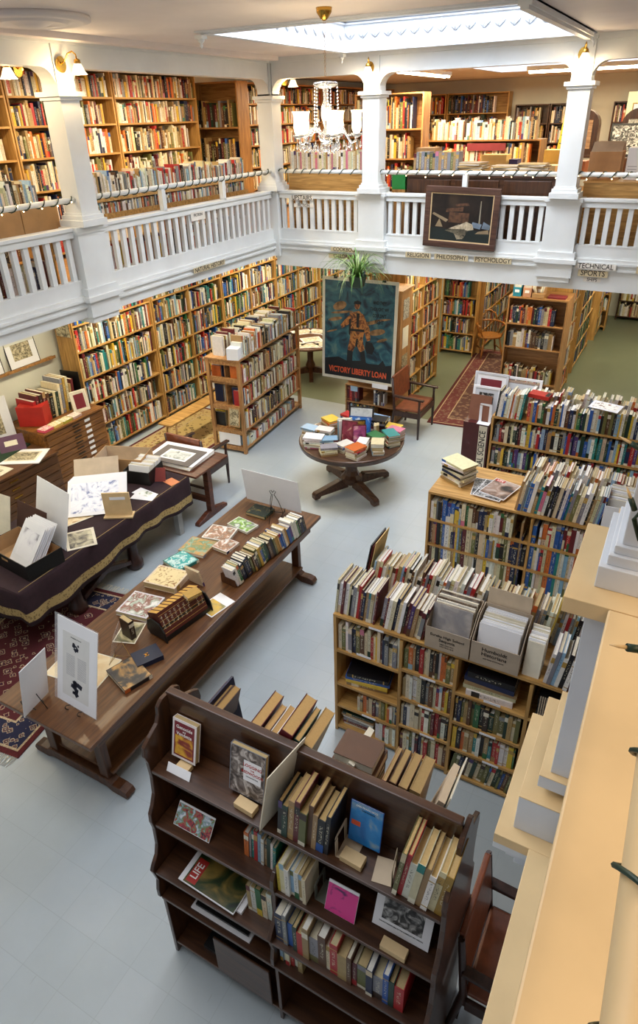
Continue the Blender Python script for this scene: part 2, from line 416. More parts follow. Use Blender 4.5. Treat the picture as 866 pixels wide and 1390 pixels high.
def fill(M, W, H, levels, D, divs, pal, where, group, ind=False, t=.024, sides=(0,), pf=(.8, 1.0), **k):
    """fill every bay of a case; levels low to high"""
    for sd in sides:
        Ms = M if sd == 0 else M @ T(W, D, 0) @ RZ(180)
        dv = list(divs) if sd == 0 else [W-x for x in divs][::-1]
        xs = [t]+dv+[W-t]
        for i in range(len(xs)-1):
            lv = levels[i] if isinstance(levels[0], (list, tuple)) else levels
            x0 = xs[i]+t/2+.002; x1 = xs[i+1]-t/2-.004
            for j, z in enumerate(lv):
                top = lv[j+1]-t if j+1 < len(lv) else H
                hh = top-z
                if hh < .12: continue
                kk = dict(k); kk.setdefault('hr', (hh*.62, hh*.95))
                row(Ms @ T(x0, .012, z), x1-x0, hh, pal, where, group, ind, fill=U(*pf), **kk)
def armchair(name, label, M, W=.58, D=.52, sh=.43, bh=.92, back_m=None, seat_m=None, wm=None, arms=True, group=None):
    """faces local -Y"""
    bm, sm, wm = back_m or LEATH, seat_m or LEATH, wm or CHAIRW
    r = thing(name, label, 'chair', M, group); w = W/2; d = D/2
    part('seat', sm, r, lambda m: m.box(-w+.03, -d+.02, sh-.01, w-.03, d-.03, sh+.035), .015)
    part('seat_frame', wm, r, lambda m: (m.box(-w+.015, -d, sh-.1, w-.015, -d+.03, sh-.012), m.box(-w+.015, d-.04, sh-.1, w-.015, d-.01, sh-.012),
                                         m.box(-w+.002, -d+.03, sh-.1, -w+.03, d-.04, sh-.012), m.box(w-.03, -d+.03, sh-.1, w-.002, d-.04, sh-.012)), .004)
    for sx in (-1, 1):
        part('leg', wm, r, lambda m: m.tube([(sx*(w-.025), -d+.02, 0), (sx*(w-.025), -d+.02, sh*.5), (sx*(w-.025), -d+.02, sh-.02), (sx*(w-.025), -d+.02, sh+.1), (sx*(w-.025), -d+.02, sh+.2 if arms else sh)], [.016, .022, .026, .018, .022], 8))
        part('leg', wm, r, lambda m: m.tube([(sx*(w-.03), d+.04, 0), (sx*(w-.03), d-.02, sh), (sx*(w-.03), d+.03, bh-.02)], [.02, .024, .018], 8))
        if arms: part('arm', wm, r, lambda m: m.prism([(-d-.05, sh+.2), (d, sh+.22), (d, sh+.25), (-d-.05, sh+.23)], sx*(w-.025)-.03, sx*(w-.025)+.03, 'x'), .006)
    part('backrest', [bm, wm], r, lambda m: (m.prism([(d-.03, sh+.12), (d+.01, sh+.12), (d+.05, bh), (d+.015, bh)], -w+.045, w-.045, 'x')), .008)
    part('stretcher', wm, r, lambda m: m.box(-w+.04, d-.01, .12, w-.04, d+.015, .15))
    return r

# ================================================================== THE ROOM
XL, YF, ZG = -5.5, 8.7, 3.0       # inner face of the left gallery, of the far gallery, gallery floor
def struct(name, mats, fn, bevel=0):
    mb = MB(); fn(mb); return mb.build(name, mats, bevel=bevel, kind='structure')
struct('floor', FLOOR, lambda m: m.box(-8, -3, -.1, 3.2, 9.93, 0))
struct('floor_back', FLOORG, lambda m: m.box(-8, 9.93, -.1, 3.2, 18.2, 0))
struct('wall_left', WALLM, lambda m: m.box(-8.05, -3, 0, -7.9, 18.2, 5.4))
struct('wall_back', WALLM, lambda m: m.box(-7.9, 18.05, 0, 3.2, 18.2, 5.4))
struct('floor_gallery', [PAINT, OAK], lambda m: (m.box(-7.9, -3, 2.86, XL-.02, 18.05, 2.9), m.box(XL-.02, YF+.02, 2.86, 3.2, 18.05, 2.9),
                                               m.box(-7.9, -3, 2.9, XL-.02, 18.05, ZG, 1), m.box(XL-.02, YF+.02, 2.9, 3.2, 18.05, ZG, 1)))
SK = (-4.2, 5.75, -1.45, 8.42); SK2 = (-4.0, 12.5, -.6, 14.8)
def ceil(m):
    z0, z1 = 5.3, 5.36
    a = SK; m.box(-7.9, -3, z0, 3.2, a[1], z1); m.box(-7.9, a[1], z0, a[0], a[3], z1); m.box(a[2], a[1], z0, 3.2, a[3], z1)
    b = SK2; m.box(-7.9, a[3], z0, 3.2, b[1], z1); m.box(-7.9, b[1], z0, b[0], b[3], z1); m.box(b[2], b[1], z0, 3.2, b[3], z1); m.box(-7.9, b[3], z0, 3.2, 18.2, z1)
struct('ceiling', PAINTC, ceil)
SKYP = emis('daylight_pane', '#dfeaff', 1.5)
def well(a, name, n, z1=6.25):
    x0, y0, x1, y1 = a
    def f(m):
        for (p, q) in (((x0-.05, y0-.05), (x1+.05, y0)), ((x0-.05, y1), (x1+.05, y1+.05)), ((x0-.05, y0), (x0, y1)), ((x1, y0), (x1+.05, y1))):
            m.box(p[0], p[1], 5.361, q[0], q[1], z1)
        # stepped mouldings running round the well
        for z, h, o, e in ((5.275, .092, -.07, .012), (5.285, .014, -.11, -.0705)):
            m.box(x0+o, y0+o, z, x1-o, y0+e, z+h); m.box(x0+o, y1-e, z, x1-o, y1-o, z+h); m.box(x0+o, y0+e, z, x0+e, y1-e, z+h); m.box(x1-e, y0+e, z, x1-o, y1-e, z+h)
        for z, h, o in ((5.55, .02, .02), (5.58, .03, .04), (5.63, .035, .065), (5.70, .05, .04), (5.95, .03, .05)):
            m.box(x0, y0, z, x1, y0+o, z+h); m.box(x0, y1-o, z, x1, y1, z+h); m.box(x0, y0+o, z, x0+o, y1-o, z+h); m.box(x1-o, y0+o, z, x1, y1-o, z+h)
        # pressed palmette ornament: fans of small leaves on the lower band
        def fan(M):
            o = m.M; m.M = M
            for k in range(-2, 3):
                a_ = k*.45; L_ = .10 if k == 0 else .085
                m.tube([(0, 0, -.06), (math.sin(a_)*L_*.6, .006, -.06+math.cos(a_)*L_*.8), (math.sin(a_)*L_, .004, -.06+math.cos(a_)*L_*1.25)], [.008, .014, .004], 5)
            m.M = o
        k = int((x1-x0)/.16)
        for i in range(k):
            fan(T(x0+(i+.5)*(x1-x0)/k, y1-.004, 5.47) @ RZ(180)); fan(T(x0+(i+.5)*(x1-x0)/k, y0+.004, 5.46))
        k = int((y1-y0)/.2)
        for i in range(k):
            fan(T(x0+.004, y0+(i+.5)*(y1-y0)/k, 5.46) @ RZ(-90)); fan(T(x1-.004, y0+(i+.5)*(y1-y0)/k, 5.46) @ RZ(90))
    struct(name, BLUEW, f)
    struct('window_%d' % n, SKYP, lambda m: m.box(x0, y0, z1, x1, y1, z1+.03))
well(SK, 'trim_1', 1, 7.3); well(SK2, 'trim_2', 2)
# small pendant drops at the skylight corners and the boxed ceiling rib
for i, (x, y) in enumerate(((SK[0]-.07, SK[3]+.06), (SK[2]+.1, SK[3]+.05), (SK[0]-.07, SK[1]-.07))):
    o = struct('trim_%d' % (3+i), PAINT, lambda m: (m.box(x-.04, y-.04, 5.24, x+.04, y+.04, 5.27), m.lathe([(.004, 5.17), (.014, 5.19), (.008, 5.205), (.03, 5.225), (.034, 5.24)], 10, c=(x, y))))
struct('trim_7', PAINT, lambda m: (m.box(-1.44, 5.6, 5.25, -1.34, 8.36, 5.3), m.box(-1.42, 5.6, 5.225, -1.36, 8.34, 5.25)))
# ceiling border moulding along the left beam
struct('trim_8', PAINTC, lambda m: (m.box(XL+.12, -1, 5.27, XL+.34, 8.45, 5.3), m.box(XL+.2, -1, 5.25, XL+.34, 8.45, 5.27)))
def medal(m):
    m.lathe([(.42, 5.30), (.42, 5.27), (.36, 5.255), (.34, 5.27), (.27, 5.27), (.25, 5.25), (.2, 5.255), (.17, 5.27), (.1, 5.24), (.03, 5.23)], 32, c=(-4.62, 4.12))
tag(struct('ceiling_medallion', PAINTC, medal), 'round moulded plaster medallion on the ceiling', 'ceiling medallion')

# columns, pedestals, arches, beams
PW = .12
cols_left = [(XL, 5.09), (XL, 1.45)]
cols_far = [(-5.49, YF), (-3.93, YF), (-1.45, YF), (1.0, YF)]
def column(m, x, y, w=.115):
    m.box(x-w, y-w, 3.72, x+w, y+w, 4.83)
    m.box(x-w-.05, y-w-.05, 3.7, x+w+.05, y+w+.05, 3.76); m.box(x-w-.03, y-w-.03, 3.76, x+w+.03, y+w+.03, 3.8); m.box(x-w-.012, y-w-.012, 3.8, x+w+.012, y+w+.012, 3.825)
    m.box(x-w-.02, y-w-.02, 4.8, x+w+.02, y+w+.02, 4.83); m.box(x-w-.045, y-w-.045, 4.83, x+w+.045, y+w+.045, 4.87)
    m.box(x-w+.01, y-w+.01, 4.87, x+w-.01, y+w-.01, 5.3)
def pedestal(m, x, y, face):
    w = .19
    if face == 'x': X0, X1, Y0, Y1 = x-.16, x+.06, y-w, y+w
    else: X0, X1, Y0, Y1 = x-w, x+w, y-.06, y+.16
    def b(o, z0, z1):
        m.box(X0-(o if face != 'x' else 0), Y0-o, z0, X1+o, Y1+(o if face == 'x' else 0), z1)
    b(0, 3.1, 3.66); b(.025, 3.66, 3.70); b(.012, 3.63, 3.66); b(.03, 3.02, 3.1); b(.06, 2.97, 3.02); b(.02, 2.8, 2.97); b(0, 2.74, 2.8)
n = 10
for x, y in cols_left: struct('trim_%d' % n, PAINT, lambda m: (column(m, x-.02, y), pedestal(m, x, y, 'x'))); n += 1
for i, (x, y) in enumerate(cols_far):
    if i == 0: struct('trim_%d' % n, PAINT, lambda m: (column(m, x-.02, y+.02), m.box(x-.16, y-.06, 2.8, x+.08, y+.14, 3.7)))
    else: struct('trim_%d' % n, PAINT, lambda m: (column(m, x, y+.02), pedestal(m, x, y, 'y')))
    n += 1
def beam(m, a, b, fixed, axis, w=.09, R=.17, ztop=5.3, zb=5.06):
    """a beam from a to b with quarter-round corners down to the column tops"""
    po = [(a, ztop), (a, 4.87)]
    po += [(a+R-R*math.cos(t*PI/16), zb-R+R*math.sin(t*PI/16)) for t in range(0, 9)]
    po += [(b-R+R*math.sin(t*PI/16), zb-R+R*math.cos(t*PI/16)) for t in range(0, 9)]
    po += [(b, 4.87), (b, ztop)]
    m.prism([(p, q) for p, q in po], fixed-w, fixed+w, axis)
ys = [-1.2]+[c[1] for c in cols_left][::-1]+[YF]
for i in range(3):
    struct('trim_%d' % n, PAINT, lambda m: (beam(m, ys[i]+.1, ys[i+1]-.1, XL-.02, 'x'), m.box(XL+.07, ys[i], 5.24, XL+.1, ys[i+1], 5.3))); n += 1
xs_ = [c[0] for c in cols_far]
for i in range(3):
    struct('trim_%d' % n, PAINT, lambda m: (beam(m, xs_[i]+.1, xs_[i+1]-.1, YF+.02, 'y'), m.box(xs_[i], YF-.1, 5.24, xs_[i+1], YF-.07, 5.3))); n += 1
# fascias below the balusters
def fascia(m, kind):
    # outline: distance out from the face, z
    zb = 2.8 if kind == 'x' else 2.66
    for o, z0, z1 in ((.0, 3.0, 3.17), (.03, 3.0, 3.035), (.045, 2.975, 3.0), (.02, 2.93, 2.975), (.035, 2.905, 2.93), (.0, zb, 2.905)):
        if kind == 'x': m.box(XL-.1, -1, z0, XL+o, YF-o, z1)
        else: m.box(XL+o, YF-o, z0, 3.2, YF+.1, z1)
struct('trim_%d' % n, PAINT, lambda m: fascia(m, 'x')); n += 1
struct('trim_%d' % n, PAINT, lambda m: fascia(m, 'y')); n += 1
def balustrade(a, b, fixed, axis, label, pitch=.118):
    r = thing('balustrade', label, 'balustrade', I4, 'white balustrades around the galleries')
    L_ = b-a; k = max(1, round(L_/pitch)); p = L_/k
    def bx(m, u0, u1, o0, o1, z0, z1):
        if axis == 'y': m.box(fixed-o1, u0, z0, fixed-o0, u1, z1)
        else: m.box(u0, fixed+o0, z0, u1, fixed+o1, z1)
    part('top_rail', PAINT, r, lambda m: (bx(m, a, b, -.035, .1, 3.665, 3.70), bx(m, a, b, -.015, .07, 3.60, 3.664)), .004)
    part('bottom_rail', PAINT, r, lambda m: bx(m, a, b, -.004, .06, 3.171, 3.19))
    for i in range(k):
        c = a+(i+.5)*p
        part('baluster', PAINT, r, lambda m: bx(m, c-.027, c+.027, .005, .05, 3.191, 3.599))
    return r
balustrade(5.29, 8.62, XL, 'y', 'long white balustrade of the left gallery between the sconce column and the corner', .128)
balustrade(1.65, 4.89, XL, 'y', 'white balustrade of the left gallery cut by the left picture edge', .128)
balustrade(-5.40, -4.13, YF, 'x', 'short white balustrade of the far gallery beside the corner column')
balustrade(-3.73, -1.65, YF, 'x', 'white balustrade of the far gallery behind the hanging still life painting')
balustrade(-1.25, .8, YF, 'x', 'white balustrade of the far gallery right of the last column')
# upper pipe rail with stub posts and twined cord of small lights
BULB = emis('fairy_bulb', '#ffd9a0', 14)
def lightrail(pts, label, posts, glabel, lit, seed=1, r=.026, mat=PAINT, hel=.034, cord=.006, turns=7.0):
    t = thing('hand_rail', label, 'rail')
    part('rail_pipe', mat, t, lambda m: m.tube(pts, r, 10))
    for x, y in posts: part('stub_post', PAINT, t, lambda m: (m.box(x-.03, y-.03, 3.70, x+.03, y+.03, 3.93), m.lathe([(.055, 3.70), (.05, 3.73), (.03, 3.78), (.03, 3.9), (.04, 3.94)], 4, c=(x, y))))
    g = thing('string_lights', glabel, 'string lights')
    rr = random.Random(seed); P0, P1 = Vector(pts[0]), Vector(pts[-1]); L_ = (P1-P0).length; d = (P1-P0).normalized()
    side = d.cross(Vector((0, 0, 1))); N = int(L_*turns*8); out = []
    for i in range(N+1):
        u = i/N*L_; a = 2*PI*(turns*u+.35*math.sin(u*3))
        out.append(P0+d*u+side*math.cos(a)*hel+Vector((0, 0, 1))*math.sin(a)*hel)
    part('cord', DGREEN if not lit == 2 else DGREEN, g, lambda m: m.tube(out, cord, 5))
    def bl(m):
        for i in range(0, N, 5):
            p = out[i]; m.ball((p.x+rr.uniform(-.01, .01), p.y, p.z-.02*rr.random()), .007, 4)
    if lit: part('bulb', BULB, g, bl, kind='stuff')
lightrail([(XL+.02, 5.2, 3.95), (XL+.02, 8.62, 3.95)], 'white upper pipe rail of the left gallery between the two columns', [(XL, 6.3), (XL, 7.47)], 'green light string twined on the left gallery rail between the columns', 0)
lightrail([(XL+.02, 1.6, 3.95), (XL+.02, 4.98, 3.95)], 'white upper pipe rail of the left gallery beyond the sconce column', [(XL, 3.3)], 'green light string on the rail at the left picture edge', 1, 2)
lightrail([(-5.38, YF-.0, 3.95), (-4.04, YF-.0, 3.95)], 'white upper pipe rail of the far gallery beside the corner', [], 'light string on the far rail left of the chandelier column', 0, 3)
lightrail([(-3.82, YF, 3.95), (-1.56, YF, 3.95)], 'white upper pipe rail above the still life painting', [(-2.67, YF)], 'lit string of small bulbs on the rail above the painting', 1, 4)
lightrail([(-1.34, YF, 3.95), (.8, YF, 3.95)], 'white upper pipe rail right of the last far column', [], 'lit string of small bulbs on the far rail in front of the cardboard box', 1, 5)

# ---- near gallery at the right
def near(m):
    m.box(-.037, 1.22, 3.1335, .17, 1.49, 3.66, 0); m.box(-.06, 1.20, 3.09, .2, 1.51, 3.13, 0); m.box(-.095, 1.17, 2.935, .2, 1.54, 3.06, 0)
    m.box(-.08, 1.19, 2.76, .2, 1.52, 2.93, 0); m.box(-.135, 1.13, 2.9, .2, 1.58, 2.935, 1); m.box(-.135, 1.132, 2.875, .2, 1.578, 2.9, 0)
    m.box(-.1, 1.15, 2.84, .2, 1.56, 2.875, 0)
    m.box(-.085, 1.195, 3.66, .2, 1.515, 3.70, 1); m.box(-.0955, 1.1695, 3.0601, .2, 1.5405, 3.064, 1); m.box(-.0605, 1.1995, 3.1301, .2, 1.5105, 3.133, 1)  # thin caps on plinth and step carry warm overhead light as colour
    for y0, y1 in ((-1.5, 1.13), (1.58, 3.0)):
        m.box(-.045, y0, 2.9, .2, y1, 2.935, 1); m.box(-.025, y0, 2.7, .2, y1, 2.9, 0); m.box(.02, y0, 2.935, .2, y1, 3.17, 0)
struct('trim_%d' % n, [BLUEW, CREAM_LIT], near, .002); n += 1
def nearcol(m):
    m.box(-.034, 1.257, 3.70, .3, 1.5, 3.755); m.box(-.02, 1.27, 3.755, .3, 1.49, 3.78); m.box(-.012, 1.28, 3.78, .3, 1.485, 3.80); m.box(.0, 1.29, 3.80, .3, 1.48, 5.3)
struct('trim_%d' % n, BLUEW, nearcol, .002); n += 1
struct('floor_near_gallery', OAK, lambda m: m.box(.2, -1.5, 2.86, 3.2, 8.6, ZG))
r = thing('balustrade', 'cream-topped balustrade of the near gallery running down the right foreground', 'balustrade', I4, 'white balustrades around the galleries')
part('top_rail', CREAM_LIT, r, lambda m: (m.box(.004, -1.5, 3.66, .2, 1.194, 3.70), m.box(.004, 1.516, 3.66, .2, 3.0, 3.70)), .004)
for i in range(18): part('baluster', BLUEW, r, lambda m: m.box(.08, -1.0+i*.12, 3.171, .12, -.946+i*.12, 3.66))
g = thing('hand_rail', 'thick cream upper pipe rail in the lower right foreground', 'rail')
part('rail_pipe', CREAM_LIT, g, lambda m: m.tube([(.093, -1.4, 3.95), (.093, 1.3, 3.95)], .027, 14))
g = thing('string_lights', 'dark green light cord winding round the cream foreground rail and column base', 'string lights')
def cordpts():
    o = []
    for i in range(0, 200):
        y = -.6+i*.0072; a = 2*PI*(y/.15)+2.6; o.append((.093+math.cos(a)*.033, y, 3.95+math.sin(a)*.033))
    return o
def cordloop():
    # knotted loop hanging in front of the column shaft
    return [(.06, 1.24, 3.97), (.03, 1.26, 3.93), (.012, 1.272, 3.88), (.03, 1.262, 3.835), (.05, 1.255, 3.85), (.045, 1.25, 3.9), (.03, 1.262, 3.95), (.012, 1.27, 3.99), (.0, 1.272, 4.04), (-.006, 1.274, 4.06), (.02, 1.27, 4.1), (.06, 1.27, 4.14)]
part('cord', DGREEN, g, lambda m: (m.tube(cordpts(), .0032, 6), m.tube(cordloop(), .0032, 6), m.tube([(p[0]+.005*math.sin(i*1.9), p[1]-.004, p[2]+.004*math.cos(i*1.9)) for i, p in enumerate(cordloop())], .0028, 6)))
for p, d in (((-.004, 1.268, 4.03), (-.022, 0, .01)), ((.008, 1.266, 3.9), (-.012, 0, .024)), ((.04, 1.25, 3.84), (.0, 0, -.026)), ((.058, .80, 3.945), (-.022, -.01, .004))):
    P = Vector(p); D_ = Vector(d)
    part('lamp_socket', DGREEN, g, lambda m: m.tube([P, P+D_], .0058, 8))
    part('bulb', LIGHTW, g, lambda m: m.tube([P+D_, P+D_*1.5, P+D_*2.0], [.003, .003, .0006], 6))

# ================================================================== LAMPS
def sconce(M, label):
    """local -Y points out from the wall"""
    r = thing('wall_sconce', label, 'wall lamp', M, 'brass wall lamps on the columns')
    part('backplate', BRASS, r, lambda m: m.prism([(.055*math.cos(a*PI/12), .065*math.sin(a*PI/12)) for a in range(24)], -.012, 0, 'y'))
    arm = [(0, -.01, 0), (.01, -.05, .03), (.02, -.09, .08), (.035, -.13, .095), (.045, -.16, .07), (.045, -.165, .03)]
    part('arm', BRASS, r, lambda m: m.tube(arm, .007, 8))
    o = MB(T(.045, -.165, 0)); o.lathe([(.008, .04), (.028, .03), (.03, .0), (.026, -.01)], 14); o.build('socket', BRASS, r)
    o = MB(T(.045, -.165, 0)); pr = [(.03, 0), (.045, -.03), (.055, -.06), (.072, -.085)]
    b = o.vs([(rr*(1+.08*math.cos(6*k*2*PI/24)*(i/3))*math.cos(2*PI*k/24), rr*(1+.08*math.cos(6*k*2*PI/24)*(i/3))*math.sin(2*PI*k/24), z) for i, (rr, z) in enumerate(pr) for k in range(24)])
    for i in range(3):
        for k in range(24): o.face([b+i*24+k, b+i*24+(k+1) % 24, b+(i+1)*24+(k+1) % 24, b+(i+1)*24+k], sm=True)
    o.build('glass_shade', SHADE, r)
    o = MB(T(.045, -.165, -.045)); o.ball((0, 0, 0), .024, 8); o.build('bulb', BULBM, r)
    return r
SHADE = glassy('opal_glass_shade', (1, .97, .9), .4, .5, 1.5, (1, .83, .55))
BULBM = emis('warm_bulb', '#ffe2b0', 30)
def lamp(kind, M, power, color, size=(.1, .1), rad=.05, spread=None):
    l = bpy.data.lights.new('lamp_light', kind); l.energy = power; l.color = color
    if kind == 'AREA':
        l.shape = 'RECTANGLE'; l.size, l.size_y = size
    else: l.shadow_soft_size = rad
    o = bpy.data.objects.new('lamp_light', l); C.objects.link(o); o.matrix_world = M; return o
WARM = (1, .74, .42)
SC = [(T(XL+.1, 5.05, 5.08) @ RZ(90), 'brass wall lamp with fluted shade on the left gallery column', (XL+.25, 5.02, 4.99)),
      (T(XL-.14, 4.78, 5.05) @ RZ(0), 'brass wall lamp on the left gallery partly hidden behind its column', (XL-.1, 4.6, 4.95)),
      (T(-5.42, YF+.3, 5.06) @ RZ(60), 'brass wall lamp glowing just beyond the corner column', (-5.3, YF+.25, 4.95)),
      (T(-3.95, YF-.08, 5.12), 'brass wall lamp on the column right of the chandelier', (-3.9, YF-.28, 5.0)),
      (T(-1.46, YF-.08, 5.12), 'brass wall lamp on the last column above the far gallery', (-1.42, YF-.28, 5.0))]
for M, lb, p in SC:
    sconce(M, lb); lamp('POINT', T(*p), 9, WARM, rad=.04)
# chandelier
CH = T(-2.73, 5.14, 0)
ch = thing('chandelier', 'crystal chandelier with frosted glass shades hanging in front of the far gallery', 'chandelier', CH)
def chaincurve(m):
    for i in range(12):
        z = 5.24-i*.032; m.tube([(.006*math.cos(a*PI/4)*(1 if i % 2 else .2), .006*math.cos(a*PI/4)*(.2 if i % 2 else 1), z+.016*math.sin(a*PI/4)) for a in range(9)], .0016, 4)
part('chain', BRASS, ch, chaincurve)
part('ceiling_canopy', BRASS, ch, lambda m: m.lathe([(.012, 5.22), (.03, 5.235), (.055, 5.27), (.06, 5.3)], 16))
part('stem', CRYST, ch, lambda m: m.lathe([(.012, 4.36), (.03, 4.38), (.016, 4.40), (.05, 4.44), (.07, 4.47), (.03, 4.5), (.016, 4.53), (.035, 4.6), (.038, 4.66), (.016, 4.72), (.02, 4.78), (.012, 4.84)], 16))
part('top_crown', CRYST, ch, lambda m: m.lathe([(.02, 4.79), (.07, 4.80), (.1, 4.82), (.085, 4.835), (.03, 4.84)], 16))
def strand(m, a, b, sag, n_=14, r_=.008):
    a, b = Vector(a), Vector(b)
    for i in range(n_+1):
        u = i/n_; p = a.lerp(b, u); p.z -= sag*4*u*(1-u); m.ball(p, r_, 4)
for k in range(5):
    a = 2*PI*k/5+.35; ca, sa = math.cos(a), math.sin(a)
    P = lambda r_, z: (r_*ca, r_*sa, z)
    arm = part('arm', CRYST, ch, lambda m: m.tube([P(.03, 4.47), P(.08, 4.52), P(.13, 4.53), P(.17, 4.46), P(.2, 4.42), P(.23, 4.43), P(.24, 4.47)], .009, 8))
    o = MB(T(.24*ca, .24*sa, 0)); o.lathe([(.01, 4.455), (.045, 4.475), (.05, 4.485), (.02, 4.49)], 14); o.build('drip_pan', CRYST, arm)
    o = MB(T(.24*ca, .24*sa, 0)); pr = [(.024, 4.49), (.034, 4.51), (.038, 4.54), (.035, 4.58), (.038, 4.62), (.047, 4.645)]
    b = o.vs([(r_*math.cos(2*PI*j/18), r_*math.sin(2*PI*j/18), z) for r_, z in pr for j in range(18)])
    for i in range(5):
        for j in range(18): o.face([b+i*18+j, b+i*18+(j+1) % 18, b+(i+1)*18+(j+1) % 18, b+(i+1)*18+j], sm=True)
    o.build('lamp_shade', SHADE, arm)
    o = MB(T(.24*ca, .24*sa, 4.56)); o.ball((0, 0, 0), .02, 8, sz=1.4); o.build('bulb', BULBM, arm)
    part('crystal_swag', CRYST, ch, lambda m: (strand(m, P(.09, 4.82), P(.1, 4.5), .0), strand(m, P(.08, 4.58), P(.22, 4.49), .05, 10)))
    def drops(m):
        for rr_, z in ((.24, 4.45), (.2, 4.44), (.27, 4.46), (.16, 4.44), (.06, 4.42)):
            o_ = m.M; m.M = T(rr_*math.cos(a+.1), rr_*math.sin(a+.1), z-.05); m.lathe([(.001, -.03), (.011, -.015), (.007, .01), (.001, .03)], 6); m.M = o_
        for da in (-.35, .35):
            for rr_ in (.2, .1):
                o_ = m.M; m.M = T(rr_*math.cos(a+da), rr_*math.sin(a+da), 4.37+.2*rr_); m.lathe([(.001, -.03), (.011, -.015), (.007, .01), (.001, .03)], 6); m.M = o_
    part('crystal_drops', CRYST, ch, drops, kind='stuff')
lamp('POINT', T(-2.73, 5.14, 4.62), 17, (1, .8, .52), rad=.22)
# tube lights
TUBE = emis('tube_glow', '#fff6d8', 22)
def tube_light(M, L_, label, tubes=2):
    r = thing('tube_light', label, 'ceiling light', M, 'fluorescent ceiling fittings')
    part('housing', PAINT, r, lambda m: m.box(-L_/2, -.07, -.03, L_/2, .07, .03), .004)
    part('tube', TUBE, r, lambda m: [m.tube([(-L_/2+.03, y, -.045), (L_/2-.03, y, -.045)], .016, 8) for y in (-.035, .035)])
tube_light(T(-4.35, 11.6, 5.2) @ RZ(90), 2.2, 'fluorescent fitting left of the far skylight')
tube_light(T(-1.5, 11.45, 5.15), 2.4, 'bright fluorescent fitting in front of the far skylight')
for i, (x, y, a, L_) in enumerate(((-6.7, 3.5, 90, 1.3), (-6.7, 6.9, 90, 1.3), (-3.4, 10.6, 0, 1.3), (-3.2, 14.2, 0, 1.3), (-.4, 10.8, 0, 1.3), (-.6, 14.6, 0, 1.3), (-6.6, 10.8, 90, 1.3), (-6.6, 14.5, 90, 1.3))):
    tube_light(T(x, y, 2.82) @ RZ(a), L_, 'fluorescent fitting on the soffit under the gallery')
DAY = (.88, .93, 1.0)
def down(x, y, z): return T(x, y, z)
lamp('AREA', down(-2.83, 7.08, 7.2), 250, DAY, (2.5, 2.4))
lamp('AREA', down(-2.6, 1.6, 5.28), 135, DAY, (2.8, 3.6))  # unseen area light added as cool daylight fill over the near end
lamp('AREA', down(1.0, .6, 5.2), 30, (1, .74, .46), (.9, 2.2))
lamp('AREA', down(-2.3, 13.6, 6.2), 120, DAY, (3.2, 2.2))
GW = (1, .86, .62)
for x, y, p, s in ((-6.7, 3.5, 34, (.3, 2.6)), (-6.7, 6.9, 50, (.3, 2.6)), (-3.4, 10.6, 45, (2.2, .3)), (-3.2, 14.2, 60, (2.4, .3)), (-.4, 10.8, 40, (2.2, .3)), (-.6, 14.6, 60, (2.4, .3)), (-6.5, 10.8, 60, (.3, 2.2)), (-6.5, 14.5, 60, (.3, 2.4))):
    lamp('AREA', down(x, y, 2.76), p, GW, s)
for x, y, p, s in ((-4.35, 11.6, 150, (.3, 2.2)), (-1.5, 11.45, 150, (2.4, .3)), (-6.6, 7.5, 95, (.3, 3.0)), (-6.6, 4.0, 80, (.3, 3)), (-6.3, 12, 80, (.3, 2)), (-3.5, 16, 110, (3, .3)), (-.5, 16, 90, (3, .3))):
    lamp('AREA', down(x, y, 5.12), p*.85, (1, .82, .54), s)

# ================================================================== A: dark double-sided display case, lower foreground
AX0, AX1, AYF, AYM = -1.945, -.31, 1.43, 1.745       # front foot plane, ridge plane
A = thing('display_bookcase', 'dark walnut double-sided display case with scalloped ends, nearest in the lower middle', 'display case', T(AX0, AYM, 0))
AW = AX1-AX0
side = [(-.315, 0), (-.315, .62), (-.345, .66), (-.345, .72), (-.33, .8), (-.345, .88), (-.355, .92), (-.34, .95), (-.30, 1.0), (-.28, 1.07), (-.275, 1.2), (-.285, 1.27), (-.28, 1.33),
        (-.255, 1.37), (-.225, 1.44), (-.215, 1.56), (-.22, 1.68), (-.235, 1.74), (-.225, 1.80), (-.18, 1.83), (-.11, 1.865), (-.09, 1.91), (-.085, 1.96), (-.05, 1.985), (0, 1.985)]
full = side+[(-y, z) for y, z in side[-2::-1]]
for x in (0, AW-.024): part('side_panel', WALZ, A, lambda m: m.prism(full, x, x+.024, 'x'), .004)
part('divider', WALZ, A, lambda m: m.prism([(y+.006, z) for y, z in side if z < 1.4]+[(-.012, 1.4), (-.012, .02)], .775, .797, 'x'), .003)
part('back_board', WAL, A, lambda m: m.box(.025, -.011, .05, AW-.025, .011, 2.0))
part('ridge_rail', WAL, A, lambda m: m.box(.025, -.022, 2.0, AW-.025, .022, 2.02), .006)
AL = [(1.62, -.215), (1.24, -.27), (.90, -.34), (.66, -.34), (.12, -.31)]
for z, y in AL:
    for s_ in (-1, 1):
        a, b = (y, -.012) if s_ < 0 else (.012, -y)
        part('shelf', WAL, A, lambda m: m.box(.025, a, z-.022, AW-.025, b, z), .003)
for z, y in ((1.24, -.27), (.90, -.34)): pass
def onA(x, y, z): return T(AX0+x, AYM+y, z)
TXT_W = WHITEI
GEN = printed('ochre_cover_picture', ['#7a2a22', '#8d3a26', '#c78b2a', '#e0b03c'], 14, seed=1)
LOGP = printed('logging_photo', ['#2c2622', '#5a4f49', '#8b817a', '#c8c0b8'], 16, seed=2, dist=2)
BRIDGE = printed('bridge_cover_picture', ['#1b66a8', '#2277b8', '#2f86c4', '#8fa6b4'], 5, seed=3)
PINKP = printed('pink_booklet_print', ['#d8418c', '#d8418c', '#d8418c', '#4b2a5c'], 9, seed=4, dist=1.5)
